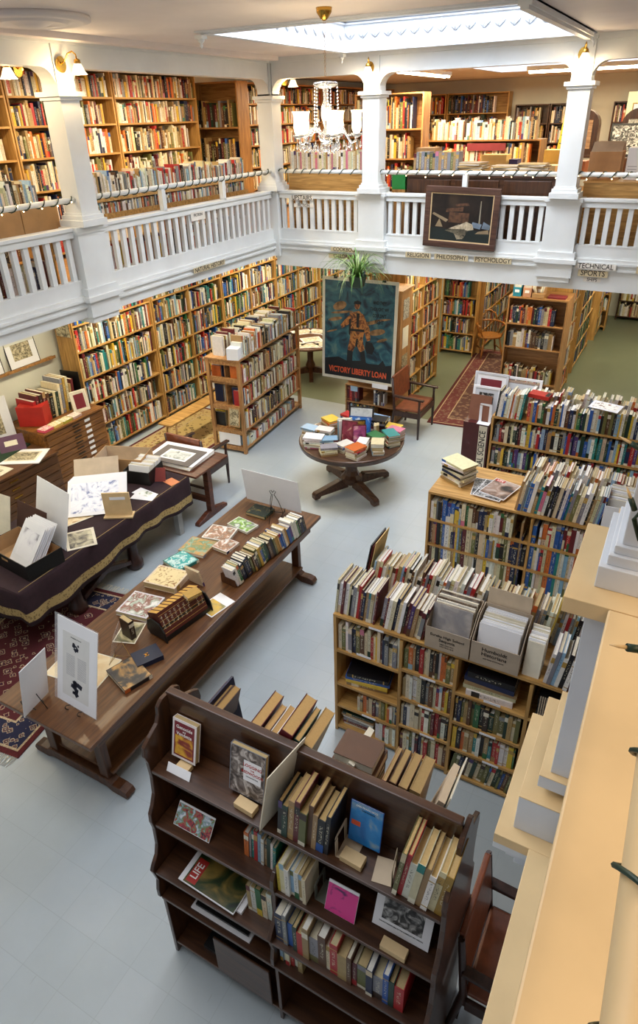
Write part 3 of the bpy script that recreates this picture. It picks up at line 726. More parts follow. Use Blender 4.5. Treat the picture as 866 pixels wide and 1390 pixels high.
CROWD = printed('crowd_photo', ['#2b3a3f', '#b8414a', '#6e8f5c', '#9fb2c0', '#dfe4e8'], 26, seed=5)
TREEP = printed('tree_magazine_picture', ['#16200e', '#2a3b18', '#5c5326', '#8b7436'], 7, seed=6)
OLDP = printed('old_engraving', ['#57503f', '#8b8166', '#b9ad8c', '#d2c7a6'], 18, seed=7, dist=2)
BWP = printed('monochrome_photo', ['#151515', '#3a3a3a', '#8a8a88', '#c9c9c6'], 20, seed=8, dist=1.5)
# stands: a displayed book leans back on the shelf with its cover to the front
def display(M, w, h, t, cname, label, art, lean=14, group='books displayed on the dark case', pages=None):
    """front cover faces local -Y, centred on local x"""
    # book frame: thickness axis -> -Y ; depth axis -> +X ; so spine at left
    B = Matrix(((0, 1, 0, 0), (-1, 0, 0, 0), (0, 0, 1, 0), (0, 0, 0, 1)))
    return book(M @ RX(-lean) @ T(-w/2, 0, 0) @ B, t, h, w, cname, label, group, art=art, pages=pages, style=[(1, jit(PALD[cname]))])
def block(M, label, w=.1, h=.035, d=.05, mat=None, cat='book stand'):
    mb = MB(); mb.box(-w/2, -d/2, 0, w/2, d/2, h); return tag(mb.build('wooden_stand', mat or LIGHTW, M=M, bevel=.002), label, cat, 'pale wooden display blocks')
MAROON = plain('maroon_print', '#7a2630', .5)
display(onA(.16, -.075, 1.655), .155, .235, .035, 'white', 'white book with maroon cover panel titled Genocide and Vendetta, on the top shelf',
        cover_art([(.08, .06, .92, .94, MAROON), (.13, .1, .87, .6, GEN)], [('Genocide', .027, .5, .82, TXT_W), ('and', .014, .5, .73, TXT_W), ('Vendetta', .027, .5, .65, TXT_W)]))
block(onA(.175, -.125, 1.62), 'small pale block under the white and maroon displayed book', .08, .03, .05)
mb = MB(); mb.box(-.075, -.001, 0, .075, .001, .05); tag(mb.build('paper_card', WHITE, M=onA(.17, -.175, 1.62) @ RX(-30)), 'blank white card leaning in front of the maroon and white book', 'card')
display(onA(.565, -.095, 1.645), .205, .28, .03, 'grey', 'grey photographic book titled Logging the Redwoods leaning on the top shelf',
        cover_art([(.02, .01, .98, .99, LOGP), (.4, .35, .9, .78, WHITE)], [('LOGGING', .024, .65, .68, REDI), ('THE', .012, .65, .6, REDI), ('REDWOODS', .022, .65, .53, REDI), ('Lynwood Carranco', .009, .65, .45, INK)]), 12)
block(onA(.59, -.16, 1.62) @ RZ(-4), 'pale block in front of the grey logging book', .115, .035, .055)
# left middle shelf: postcard, magazine, leaning books
mb = MB(); mb.box(-.12, -.0015, 0, .12, .0015, .13); mb.box(-.118, -.0021, .003, .118, -.0014, .12, 1)
o = mb.build('colour_leaflet', [WHITE, CROWD], M=onA(.235, -.22, 1.245) @ RX(-38)); tag(o, 'colourful street scene leaflet leaning on the second shelf, left bay', 'leaflet')
row(onA(.555, -.19, 1.24), .2, .34, 'bright', 'of the left bay middle shelf of the dark case', 'books on the dark case, left bay middle shelf', True, tr=(.012, .028), hr=(.2, .27), dr=(.13, .17), leanall=4)
mb = MB(); mb.box(-.19, -.13, 0, .19, .13, .008); mb.box(-.16, -.125, .008, .187, .125, .0095, 1); mb.box(-.15, -.115, .0095, -.085, .02, .0102, 2)
LM = onA(.37, -.195, .93) @ RZ(-2) @ RX(3)
o = mb.build('magazine', [WHITE, TREEP, REDI], M=LM); tag(o, 'large magazine with a red LIFE title over a tree picture, on the left bay shelf', 'magazine')
text('LIFE', .062, T(-.1175, -.048, .0106) @ RZ(90), WHITEI, o, name='magazine_title', ext=.0003, sx=.82)
mb = MB(); mb.box(-.2, -.14, 0, .2, .14, .012); mb.box(-.18, -.12, .012, .18, .12, .03, 1)
tag(mb.build('magazine', [WHITE, BLACK], M=onA(.42, -.17, .665) @ RX(1)), 'black bound volume on a white board under the LIFE magazine', 'magazine')
row(onA(.6, -.26, .90), .155, .32, 'pale', 'of the left bay lower shelf of the dark case', 'books on the dark case, left bay lower shelf', True, tr=(.018, .034), hr=(.18, .24), dr=(.13, .17), cols=['tan', 'white', 'green', 'cream', 'white'])
mb = MB(); mb.box(-.15, -.13, 0, .04, .13, .018); tag(mb.build('flat_folder', WHITE, M=onA(.55, -.17, .90) @ RZ(-2)), 'white flat folder lying under the LIFE magazine on the left bay lower shelf', 'folder')
mb = MB(); mb.box(-.1, -.1, 0, .1, .1, .03); tag(mb.build('storage_tin', BLACK, M=onA(.3, -.16, .122)), 'dark flat box in the shaded bottom of the dark case', 'box')
part('drawer_front', WAL, A, lambda m: m.box(.36, -.325, .14, .74, -.31, .5), .004)
# right bay, top shelf: tall pamphlet board and old books with a bookend, bridge booklet, red and yellow books
mb = MB(); mb.box(-.004, -.165, 0, .0, .11, .44); mb.box(-.014, -.155, 0, -.005, .105, .41, 1)
tag(mb.build('board_folder', [PAPER, CARDP], M=onA(.74, -.07, 1.622) @ RY(10) @ RZ(-8)), 'tall cream board leaning against old books on the top shelf of the dark case', 'folder')
OLDC = ['black', 'dark green', 'tan', 'maroon', 'olive', 'brown', 'tan', 'black']
row(onA(.79, -.20, 1.62), .27, .4, 'old', 'of the old books on the dark case top shelf', 'old books on the dark case top shelf', True, tr=(.022, .038), hr=(.24, .31), dr=(.16, .19), leanall=5, cols=OLDC, pages=lin('#b99a63'))
def bookend(M, label, mat=None, w=.09, h=.12):
    mb = MB(); r = .02
    po = [(-w/2, 0), (w/2, 0), (w/2, h-r)]+[(w/2-r+r*math.cos(a*PI/8), h-r+r*math.sin(a*PI/8)) for a in range(1, 5)]+[(-w/2+r-r*math.sin(a*PI/8), h-r+r*math.cos(a*PI/8)) for a in range(0, 4)]+[(-w/2, h-r)]
    q = w*.28
    # outer plate drawn as three bars so the cut-out window shows
    for x0, x1, z0, z1 in ((-w/2, -q, 0, h-.03), (q, w/2, 0, h-.03)): mb.box(x0, -.001, z0, x1, .001, z1)
    mb.prism([(w/2, h-.03)]+po[2:], -.001, .001, 'y')
    mb.box(-w/2, -.09, 0, w/2, -.001, .002)
    return tag(mb.build('bookend', mat or CARDP, M=M), label, 'bookend', 'metal bookends')
bookend(onA(1.09, -.11, 1.621) @ RZ(90), 'tan metal bookend beside the old books on the top shelf of the dark case', h=.14, w=.12)
display(onA(1.19, -.075, 1.65), .16, .235, .006, 'blue', 'bright blue booklet with a bridge picture on the top shelf of the dark case',
        cover_art([(.02, .01, .98, .99, BRIDGE), (.06, .42, .34, .54, ORANGEI)], [('SAN FRANCISCO', .014, .5, .92, WHITEI), ('Coast Guidebook', .009, .55, .85, INK)]), 10)
block(onA(1.17, -.15, 1.62) @ RZ(-3), 'pale block in front of the bright blue booklet', .11, .035, .06)
bookend(onA(1.36, -.12, 1.621) @ RZ(-80), 'tan metal bookend left of the red book on the top shelf', h=.12, w=.12)
row(onA(1.38, -.205, 1.62), .225, .4, 'warm', 'of the dark case top right end group', 'books at the right end of the dark case top shelf', True, tr=(.018, .034), hr=(.26, .33), dr=(.17, .2), leanall=7, cols=['olive', 'red', 'white', 'cream', 'tan', 'white', 'cream', 'gold'], pages=lin('#cfae74'))
# right bay, second shelf
row(onA(.805, -.255, 1.24), .16, .34, 'bright', 'of the right bay second shelf of the dark case', 'books on the dark case, right bay second shelf', True, tr=(.016, .028), hr=(.2, .25), dr=(.13, .17), cols=['yellow', 'cream', 'white', 'pale blue', 'white', 'tan', 'cream'])
bookend(onA(.99, -.15, 1.241) @ RZ(90), 'grey metal bookend left of the pink booklet', plain('grey_steel', '#8c9083', .4, .5), .11, .12)
mb = MB(); mb.box(-.08, -.002, 0, .08, .002, .165); mb.box(-.079, -.0026, .001, .079, -.0021, .15, 1)
tag(mb.build('booklet', [WHITE, PINKP], M=onA(1.13, -.22, 1.245) @ RX(-22)), 'bright pink booklet with a dark purple picture on the second shelf', 'booklet')
mb = MB(); mb.box(-.14, -.002, 0, .14, .002, .2); mb.box(-.10, -.0028, .05, .10, -.0021, .18, 1)
o = tag(mb.build('print', [WHITE, BWP], M=onA(1.42, -.17, 1.245) @ RX(-24)), 'white mounted black and white photograph behind a block, right end of second shelf', 'print')
text('THE PHOTOGRAPHERS OF THE HUMBOLDT BAY REGION', .0085, T(0, -.0032, .033) @ FY, INK, o, name='caption', ext=.0002)
block(onA(1.42, -.235, 1.24) @ RZ(-2), 'pale block in front of the mounted photograph on the second shelf', .125, .035, .05)
# right bay lower shelf
row(onA(.81, -.32, .90), .72, .32, 'dark', 'of the right bay lower shelf of the dark case', 'books on the dark case, right bay lower shelf', True, tr=(.022, .05), hr=(.19, .27), dr=(.15, .2), cols=['navy', 'grey', 'blue', 'dark green', 'red', 'tan', 'grey', 'brown', 'cream', 'red', 'tan', 'brown', 'maroon', 'olive'], fill=.97)
row(onA(.81, -.3, .66), .3, .2, 'pale', 'of the lowest filled shelf, dark case right bay', 'books low in the dark case', True, tr=(.015, .03), hr=(.15, .19), fill=.5)
# rear side, top shelf: big old books rising above the ridge
RB = onA(0, 0, 1.62)
i = 0
xx = .40
for (t, h, dp, cn, ln) in ((.055, .40, .23, 'maroon', -8), (.03, .36, .2, 'tan', -9), (.035, .38, .2, 'white', -9), (.065, .45, .25, 'maroon', -8), (.03, .42, .22, 'dark green', -12), (.055, .42, .24, 'tan', -14)):
    book(onA(xx, .03, 1.622) @ RZ(0) @ RY(18) , t, h, dp, cn, 'large %s book, %s from left, leaning behind the dark case ridge' % (cn, ordn(i)), 'large old books behind the dark case ridge', pages=lin('#b8935a')); xx += t/math.cos(math.radians(18))+.012; i += 1
mb = MB(); mb.box(0, .03, 0, .03, .26, .40); mb.box(.03, .04, .02, .0305, .25, .37, 1)
tag(mb.build('newspaper_board', [PAPER, OLDP], M=onA(.90, .02, 1.622) @ RY(22)), 'cream paper with an engraved picture leaning beyond the old books behind the ridge', 'print')
mb = MB(); mb.box(0, .03, 0, .012, .25, .34); tag(mb.build('board_folder', plain('navy_folder', '#1d2340', .5), M=onA(.27, .02, 1.622) @ RY(-6)), 'thin navy folder standing behind the left end of the ridge', 'folder')
for k, (x, t) in enumerate(((.14, .045), (.195, .04))):
    book(onA(x, .04, 1.622) @ RY(14), t, .33, .2, 'brown', 'brown old book, %s of the pair behind the left end of the ridge' % ('left' if k == 0 else 'right'), 'pair of old books behind the left end of the ridge', pages=lin('#9b7a45'))
pile(onA(1.06, .14, 1.622) @ RZ(180), 7, 'old', 'of the lying pile behind the middle of the dark case ridge', 'lying pile behind the dark case ridge', True, (.22, .16), (.05, .058), 5, cols=['brown', 'tan', 'maroon', 'tan', 'olive', 'brown', 'brown'])
i = 0; xx = 1.18
for (t, h, cn) in ((.02, .36, 'tan'), (.035, .37, 'brown'), (.04, .37, 'tan'), (.05, .38, 'tan')):
    book(onA(xx, .05, 1.622) @ RY(6), t, h, .2, cn, '%s book, %s from the left behind the right part of the ridge' % (cn, ordn(i)), 'old books behind the right part of the ridge', pages=lin('#a98b58')); xx += t+.012; i += 1
mb = MB(); mb.box(0, .03, 0, .006, .26, .44); mb.box(-.001, .05, .03, 0, .24, .4, 1)
tag(mb.build('sheet_music_board', [PAPER, OLDP], M=onA(1.44, .02, 1.622) @ RY(12)), 'tall cream sheet leaning at the right end behind the ridge', 'print')
mb = MB(); mb.box(0, .03, 0, .03, .24, .40); tag(mb.build('board_folder', CARDP, M=onA(1.38, .02, 1.622) @ RY(15)), 'thick cream folder beside the tall cream sheet behind the ridge', 'folder')

# ================================================================== long library table
LX0, LX1, LY0, LY1 = -3.95, -2.97, 1.9, 5.31
LT = thing('library_table', 'long brown oak library table running up the left centre', 'table', T((LX0+LX1)/2, (LY0+LY1)/2, 0))
lw, ll = (LX1-LX0)/2, (LY1-LY0)/2
part('table_top', TAB, LT, lambda m: m.box(-lw, -ll, .735, lw, ll, .775), .006)
part('edge_moulding', TAB, LT, lambda m: (m.box(-lw+.018, -ll+.018, .715, lw-.018, ll-.018, .734), m.box(-lw+.04, -ll+.04, .69, lw-.04, ll-.04, .715)), .004)
for s_ in (-1, 1):
    part('apron', TABZ, LT, lambda m: m.prism([(-lw+.07, .69), (lw-.07, .69), (lw-.07, .66), (.2, .63), (.15, .60), (-.15, .60), (-.2, .63), (-lw+.07, .66)], s_*(ll-.1)-.012, s_*(ll-.1)+.012, 'y'))
    part('side_apron', TAB, LT, lambda m: m.box(s_*(lw-.08)-.01, -ll+.12, .61, s_*(lw-.08)+.01, ll-.12, .689))
    y = s_*(ll-.22)
    for x in (-.28, .28): part('leg', TABZ, LT, lambda m: m.box(x-.045, y-.03, .12, x+.045, y+.03, .689), .006)
    fo = [(-.50, 0), (-.36, 0), (-.3, .03), (.3, .03), (.36, 0), (.50, 0), (.52, .03), (.50, .07), (.44, .085), (.36, .085), (.3, .12), (-.3, .12), (-.36, .085), (-.44, .085), (-.50, .07), (-.52, .03)]
    part('foot', TABZ, LT, lambda m: m.prism(fo, y-.045, y+.045, 'y'), .006)
part('lower_shelf', TAB, LT, lambda m: m.box(-.36, -ll+.22, .155, .36, ll-.22, .185), .004)
ZT = .776
# things on the long table
def flat(name, M, w, d, t, mats, label, cat='print', inset=(.05, .05, .05, .05), group=None):
    mb = MB(); mb.box(-w/2, -d/2, 0, w/2, d/2, t)
    if len(mats) > 1: mb.box(-w/2+inset[0], -d/2+inset[1], t, w/2-inset[2], d/2-inset[3], t+.0008, 1)
    if len(mats) > 2: mb.box(-w/2+inset[0]+.03, -d/2+inset[1]+.03, t+.0008, w/2-inset[2]-.03, d/2-inset[3]-.03, t+.0014, 2)
    return tag(mb.build(name, mats, M=M), label, cat, group)
tg = 'books lying on the long library table'
def tbook(x, y, w, d, t, cn, pic, lab, rot=0, words=()):
    return lying(T(x, y, ZT) @ RZ(rot-90+90), t, w, d, cn, lab, tg, art=cover_art([(.05, .05, .95, .95, pic)] if pic else [], words))
# lying() puts height along -x, so the cover's top is at local -x
P1 = printed('dark_tree_cover', ['#1d241c', '#2c342c', '#2c342c', '#9a8442'], 12, seed=21); P2 = printed('green_white_cover', ['#dfe3d8', '#8fbf3a', '#6b7a62', '#dfe3d8'], 12, seed=22)
P3 = printed('brick_town_cover', ['#f1ede4', '#b98a6a', '#8a6a54', '#e2dccd'], 14, seed=23); P4 = printed('ochre_lake_cover', ['#c9954a', '#6f8a5c', '#8fae98', '#c9954a'], 9, seed=24)
P5 = printed('turquoise_cover', ['#1d9a96', '#2aa6a0', '#cfe6e0', '#1d9a96'], 14, seed=25); P6 = printed('cream_map_cover', ['#e3cf9a', '#e3cf9a', '#e3cf9a', '#9c6b35'], 22, seed=26)
P7 = printed('branch_landscape_cover', ['#e9e6df', '#b3bfae', '#8a4a3a', '#e9e6df'], 11, seed=27); P8 = printed('whale_cover', ['#2e2f36', '#4a4540', '#a8824e', '#c29a62'], 6, seed=28)
P9 = printed('sepia_landscape', ['#4c4a3a', '#7d7758', '#b3a57a', '#d6cba6'], 9, seed=29)
tbook(-3.60, 5.06, .2, .25, .035, 'dark green', P1, 'dark green book with a gold sprig lying at the far end of the long table', 90)
tbook(-3.62, 4.75, .18, .3, .025, 'white', P2, 'white and lime green book lying near the far end of the long table', 80)
tbook(-3.74, 4.5, .26, .3, .03, 'white', P3, 'white book with a brown town picture lying on the long table', 100)
tbook(-3.8, 4.2, .27, .3, .03, 'tan', P4, 'ochre book with a green lake picture lying on the long table', 95)
tbook(-3.56, 4.35, .2, .2, .03, 'white', P3, 'small white book lying behind the leaning row on the long table', 85)
tbook(-3.80, 3.93, .25, .26, .03, 'teal', P5, 'turquoise book lying on the long table', 75)
tbook(-3.72, 3.63, .28, .34, .06, 'cream', P6, 'thick cream book with brown script lying on the long table', 98)
tbook(-3.68, 3.22, .30, .32, .045, 'white', P7, 'thick white landscape book with a red branch lying on the long table', 98)
flat('print', T(-3.55, 2.93, ZT) @ RZ(20), .2, .26, .002, [PAPER, P9], 'sepia landscape card lying on the long table before the thick white book', inset=(.01,)*4)
flat('booklet', T(-3.1, 3.56, ZT) @ RZ(-12), .2, .28, .004, [WHITE, printed('yellow_scene', ['#d9b23a', '#c8a85a', '#7a7a4a', '#e8dcb0'], 6, seed=31)], 'pale booklet with a yellow picture lying right of the maroon set', 'booklet', inset=(.01, .01, .01, .1))
# the leaning row of books in a wooden trough
tr_ = thing('book_trough', 'brown wooden book trough holding the long leaning row on the library table', 'book stand', T(-3.2, 3.86, ZT) @ RZ(84))
part('base', WAL, tr_, lambda m: m.box(0, -.01, 0, 1.0, .03, .01)); part('end_board', TABZ, tr_, lambda m: m.prism([(-.12, 0), (.06, 0), (.06, .1), (-.02, .16), (-.12, .13)], -.006, .012, 'x'), .003)
cl = ['white', 'white', 'green', 'black', 'navy', 'black', 'navy', 'black', 'olive', 'brown', 'dark brown', 'olive', 'yellow', 'blue', 'green', 'dark green', 'brown', 'black', 'olive', 'gold', 'gold', 'blue', 'blue', 'cream', 'gold', 'blue', 'purple']
row(T(-3.06, 3.86, ZT+.012) @ RZ(84) @ RX(0), 1.12, .4, 'old', 'in the leaning row on the long library table', 'leaning row on the library table', True, tr=(.022, .042), hr=(.2, .25), dr=(.13, .17), leanall=-16, cols=cl)
pass
book(T(-3.36, 3.72, ZT) @ RZ(84) @ RY(-14), .02, .2, .18, 'cream', 'thin cream book standing alone at the near end of the leaning row', None)
# maroon set in a black stand
st = thing('book_rack', 'black iron sloping rack holding the maroon set on the long table', 'book stand', T(-3.28, 3.0, ZT) @ RZ(80))
part('base', BLACK, st, lambda m: m.prism([(-.1, 0), (.12, 0), (.12, .02), (-.1, .05)], 0, .5, 'x'), .004)
for x in (-.015, .5):
    part('end_board', BLACK, st, lambda m: m.prism([(-.12, 0), (-.08, .02), (.1, 0), (.14, .04), (.12, .14), (.06, .18), (-.04, .17), (-.1, .1)], x, x+.015, 'x'), .004)
i = 0; x = .004
while i < 10:
    t = .046; M_ = T(-3.28, 3.0, ZT) @ RZ(80) @ T(x, -.1, .055) @ RX(-22)
    c = lin('#4e1b16'); gd = lin('#b08a4a')
    book(M_, t, .225, .15, 'maroon', 'maroon leather book with gilt bands, %s from the left in the black rack' % ordn(i), 'maroon set in the black rack', pages=lin('#c79a4a'), col=c, style=[(.12, c), (.14, gd), (.3, c), (.32, gd), (.42, lin('#1c120e')), (.44, gd), (.62, c), (.64, gd), (.85, c), (.87, gd), (1, c)]); x += t+.001; i += 1
lying(T(-3.16, 3.34, ZT+.25) @ RZ(70), .03, .14, .1, 'gold', 'small yellow book lying on top of the maroon set', None)
book(T(-3.46, 2.86, ZT) @ RZ(80), .05, .19, .13, 'dark brown', 'small dark brown book standing at the near end of the maroon set', None)
bb = lying(T(-3.2, 2.76, ZT) @ RZ(62), .045, .22, .17, 'navy', 'navy blue book with a gold crest lying near the front of the long table', None, col=lin('#10203a'), style=[(1, lin('#10203a'))], pages=lin('#c9a24a'),
           art=cover_art([], [('M', .05, .5, .5, BRASS)]))
lying(T(-3.2, 2.55, ZT) @ RZ(72), .035, .24, .3, 'black', 'book with a dark whale tail cover in a clear wrapper on the long table', None, art=cover_art([(.02, .02, .98, .98, P8)]))
flat('print', T(-3.6, 2.45, ZT) @ RZ(8), .5, .34, .003, [PAPER, printed('buff_print', ['#c9a877', '#d8bd90', '#e2cfa8'], 5, seed=33)], 'large buff paper lying behind the upright white print on the long table', inset=(.01,)*4)
# upright white mounted print on wire stand
mb = MB(); mb.box(-.21, 0, 0, .21, .003, .70); mb.box(-.15, -.0006, .07, .13, 0, .60, 1)
up = tag(mb.build('mounted_print', [WHITE, plain('off_white_page', '#dddcd8', .7, var=.02)], M=T(-3.30, 2.10, ZT+.035) @ RZ(-3) @ RX(-15)), 'white mounted broadside with two small black emblems standing on the long table', 'print')
def blob(m, cx, cz, s_, sd):
    r_ = random.Random(sd)
    for _ in range(9):
        m.cbox((cx+r_.uniform(-.5, .5)*s_, -.0012, cz+r_.uniform(-.6, .6)*s_), (s_*r_.uniform(.3, .6), .0006, s_*r_.uniform(.25, .5)), 0, RY(r_.uniform(0, 90)))
NAVI = plain('navy_ink', '#161a2c', .6)
part('emblem', NAVI, up, lambda m: blob(m, -.01, .50, .05, 1)); part('emblem', NAVI, up, lambda m: blob(m, 0, .16, .085, 4))
text('broadside of verses', .014, T(-.01, -.0012, .57) @ FY, INK, up, name='printed_lines', ext=.0002)
for j in range(17):
    for sx in (-.065, .055): part('printed_lines', bpy.data.materials.get('grey_ink') or plain('grey_ink', '#9a9aa0', .7), up, lambda m: m.box(sx-.045, -.0009, .42-j*.0105, sx+.045, -.0006, .423-j*.0105))
mb = MB(); mb.box(-.245, .004, -.01, .215, .0045, .71); o = mb.build('clear_sleeve', FILM, up)
def wire_easel(M, label, s=1.0, tall=0):
    r = thing('display_easel', label, 'easel', M, 'black wire easels')
    for sx in (-1, 1):
        part('foot_scroll', BLACK, r, lambda m: m.tube([(sx*.06*s, .05, .005), (sx*.06*s, -.03, .03), (sx*.06*s, -.055, .04), (sx*.06*s, -.07, .055), (sx*.06*s, -.085, .045), (sx*.06*s, -.08, .025), (sx*.06*s, -.065, .006)], .0035, 6))
        if tall: part('rail', BLACK, r, lambda m: m.tube([(sx*.06*s, -.03, .02), (sx*.035*s, .02, .2), (sx*.012*s, .05, tall-.04), (sx*.02*s, .05, tall-.02), (sx*.028*s, .05, tall), (sx*.012*s, .05, tall+.01), (0, .05, tall-.015)], .0038, 6))
    part('back_leg', BLACK, r, lambda m: m.tube([(0, .05, tall-.03 if tall else .13), (0, .2 if tall else .12, .0)], .0035, 6))
    part('cross_bar', BLACK, r, lambda m: m.tube([(-.06*s, -.02, .03), (0, -.02, .028), (.06*s, -.02, .03)], .0035, 6))
    return r
wire_easel(T(-3.30, 2.14, ZT) @ RZ(-3), 'small black wire easel under the white mounted broadside', 1.1)
wire_easel(T(-3.42, 5.1, ZT) @ RZ(190), 'tall black scrolled wire easel at the far end of the long table', 1.3, .33)
mb = MB(); mb.box(-.36, 0, 0, .36, .004, .42); tag(mb.build('mounting_board', WHITE, M=T(-3.52, 5.215, ZT+.03) @ RX(8)), 'large blank white board standing at the far end of the long table', 'board')
mb = MB(); mb.box(-.13, 0, 0, .13, .004, .50); mb.box(-.09, -.0008, .08, .09, 0, .40, 1)
tag(mb.build('mounted_print', [WHITE, P9], M=T(-3.62, 2.0, ZT+.01) @ RZ(-82) @ RX(-12)), 'white mounted print seen edge-on at the near left corner of the long table', 'print')
wire_easel(T(-3.64, 2.0, ZT) @ RZ(-82), 'small black wire easel behind the edge-on print', .7)
GOLDW = plain('gold_wire', '#b89a58', .3, metal=1)
r = thing('display_easel', 'gold wire easel with a clear panel on the long table left of the maroon set', 'easel', T(-3.42, 2.66, ZT) @ RZ(-60))
part('wire_frame', GOLDW, r, lambda m: (m.tube([(-.08, -.06, 0), (-.08, .02, .1), (0, .1, .0), (.08, .02, .1), (.08, -.06, 0)], .002, 6), m.tube([(-.08, -.06, .0), (0, -.03, .03), (.08, -.06, .0)], .002, 6)))
part('clear_panel', FILM, r, lambda m: m.prism([(-.05, .01), (-.046, .01), (.03, .3), (.026, .3)], -.1, .1, 'x'))
flat('booklet', T(-3.16, 5.0, ZT) @ RZ(25), .2, .3, .012, [BLACK, printed('ship_picture', ['#2b3038', '#55606c', '#9aa4ad', '#c8ccd0'], 10, seed=34)], 'grey ship picture booklet lying right of the far end easel', 'booklet', inset=(.008,)*4)

# ================================================================== round book table
RC = (-3.53, 7.22); RM = T(RC[0], RC[1], 0)
rt = thing('round_table', 'round dark wood pedestal table heaped with books in the open floor', 'table', RM)
part('table_top', ROUNDW, rt, lambda m: m.lathe([(.66, .70), (.70, .705), (.705, .75), (.715, .757), (.715, .772), (.70, .78)], 48), 0)
part('pedestal', ROUNDW, rt, lambda m: m.lathe([(.15, .12), (.155, .2), (.11, .24), (.085, .3), (.08, .6), (.1, .64), (.25, .68), (.26, .70)], 10, sm=False))
for k in range(4):
    a = -31+90*k
    part('leg', ROUNDW, rt, lambda m: m.prism([(.08, .1), (.2, .2), (.5, .13), (.6, .11), (.62, .08), (.62, .02), (.54, .02), (.52, .05), (.08, .06)], -.045, .045, 'x'), .005, M=RZ(a-90))
zr = .781
rg = 'piles of books round the rim of the round table'
def onR(a, r, z=zr, rot=0): return T(RC[0]+r*math.cos(math.radians(a)), RC[1]+r*math.sin(math.radians(a)), z) @ RZ(rot)
def rp(a, r, n_, cols, where, size=(.17, .11), tr=(.022, .034), rot=None, spin=6):
    return pile(onR(a, r, rot=(a+90 if rot is None else rot)), n_, 'mix', where, rg, True, (size[0]*1.25, size[1]*1.3), tr, spin, cols=cols)
rp(-58, .55, 5, ['white', 'cream', 'white', 'red', 'orange'], 'of the orange-topped pile at the near rim, round table', (.18, .14), rot=75)
rp(-26, .55, 6, ['pale blue', 'white', 'cream', 'tan', 'white', 'cream'], 'of the white-topped pile on the near right rim, round table', (.17, .12), rot=115)
rp(6, .55, 6, ['teal', 'cream', 'tan', 'cream', 'black', 'teal'], 'of the teal-edged pile on the right rim, round table', (.19, .14), rot=-40)
rp(36, .58, 5, ['black', 'white', 'red', 'pink', 'yellow'], 'of the yellow-topped pile on the far right rim, round table', (.18, .13), rot=-5)
rp(66, .48, 6, ['maroon', 'grey', 'black', 'red', 'white', 'pale blue'], 'of the dark pile on the far rim, round table', (.22, .17), rot=-10)
rp(-96, .56, 4, ['tan', 'cream', 'cream', 'grey'], 'of the low tan pile on the near left rim, round table', (.18, .11), rot=40)
rp(-128, .55, 6, ['pink', 'white', 'cream', 'white', 'white', 'white'], 'of the tall pale pile on the left rim, round table', (.2, .14), rot=15)
rp(-160, .55, 5, ['cream', 'white', 'tan', 'white', 'pale blue'], 'of the pale pile on the far left rim, round table', (.18, .12), rot=0)
rp(150, .52, 4, ['tan', 'cream', 'orange', 'yellow'], 'of the orange pile at the back left, round table', (.2, .14), rot=-30)
rp(-78, .36, 4, ['cream', 'white', 'blue', 'white'], 'of the blue and white pile behind the orange-topped one, round table', (.17, .12), rot=70)
rp(-42, .40, 5, ['tan', 'white', 'cream', 'white', 'white'], 'of the pile between the orange and white-topped ones, round table', (.16, .11), rot=100)
rp(-5, .38, 5, ['cream', 'black', 'cream', 'tan', 'green'], 'of the green-topped pile behind the teal-edged one, round table', (.18, .13), rot=-30)
rp(22, .60, 5, ['cream', 'red', 'white', 'orange', 'pink'], 'of the pink-topped pile on the right edge, round table', (.17, .12), rot=-15)
rp(52, .40, 7, ['black', 'dark green', 'grey', 'maroon', 'black', 'grey', 'black'], 'of the tall dark pile at the back right, round table', (.2, .15), rot=10)
rp(-112, .40, 5, ['white', 'cream', 'tan', 'white', 'pale blue'], 'of the pale pile inside the left rim, round table', (.18, .12), rot=25)
rp(-145, .36, 6, ['grey', 'white', 'cream', 'white', 'grey', 'white'], 'of the inner white pile on the left half, round table', (.18, .12), rot=5)
rp(118, .56, 4, ['white', 'cream', 'white', 'red'], 'of the red-topped pile on the back rim, round table', (.18, .12), rot=-20)
def rdisp(a, r, w, h, t, cn, pic, lab, yaw, lean=14):
    display(onR(a, r) @ RZ(yaw) @ T(0, 0, .004), w, h, t, cn, lab, cover_art([(.06, .05, .94, .95, pic)]), lean, 'books stood upright on the round table')
rdisp(-75, .17, .21, .31, .03, 'maroon', printed('maroon_cover', ['#6b1f2c', '#8a3040', '#8a3040', '#caa08a'], 8, seed=41), 'maroon book standing with its cover forward in the middle of the round table', 12)
rdisp(-40, .26, .18, .28, .02, 'maroon', printed('violet_cover', ['#5a1f3a', '#8a3a6a', '#b05a80', '#d0a0a0'], 8, seed=42), 'plum-coloured book standing before the maroon one on the round table', 25)
rdisp(-20, .15, .18, .29, .02, 'black', printed('amber_cover', ['#3a2018', '#7a5a20', '#a88030', '#c0a060'], 8, seed=43), 'dark book with an amber cover standing right of the plum book', 30)
rdisp(70, .16, .30, .25, .03, 'blue', printed('blue_title_cover', ['#2a62b0', '#3a7ac8', '#3a7ac8', '#dfe8f4'], 10, seed=44), 'wide bright blue book standing at the back middle of the round table', 14)
rdisp(86, .26, .34, .34, .03, 'black', printed('grey_cover', ['#b8bcb8', '#d0d2ce', '#d8dad6', '#9aa09c'], 10, seed=45), 'large black-framed grey book standing at the very back of the round table', 14)
row(onR(-170, .2) @ RZ(-60), .13, .4, 'pale', 'of the white group upright on the round table', 'white books stood on the round table', True, tr=(.02, .032), hr=(.24, .29), dr=(.18, .2), cols=['white', 'cream', 'white', 'pale blue', 'white'])
row(onR(20, .3) @ RZ(20), .07, .4, 'pale', 'of the cream pair standing right of centre, round table', 'cream books stood on the round table', True, tr=(.03, .036), hr=(.18, .2), dr=(.13, .14), cols=['cream', 'tan'])
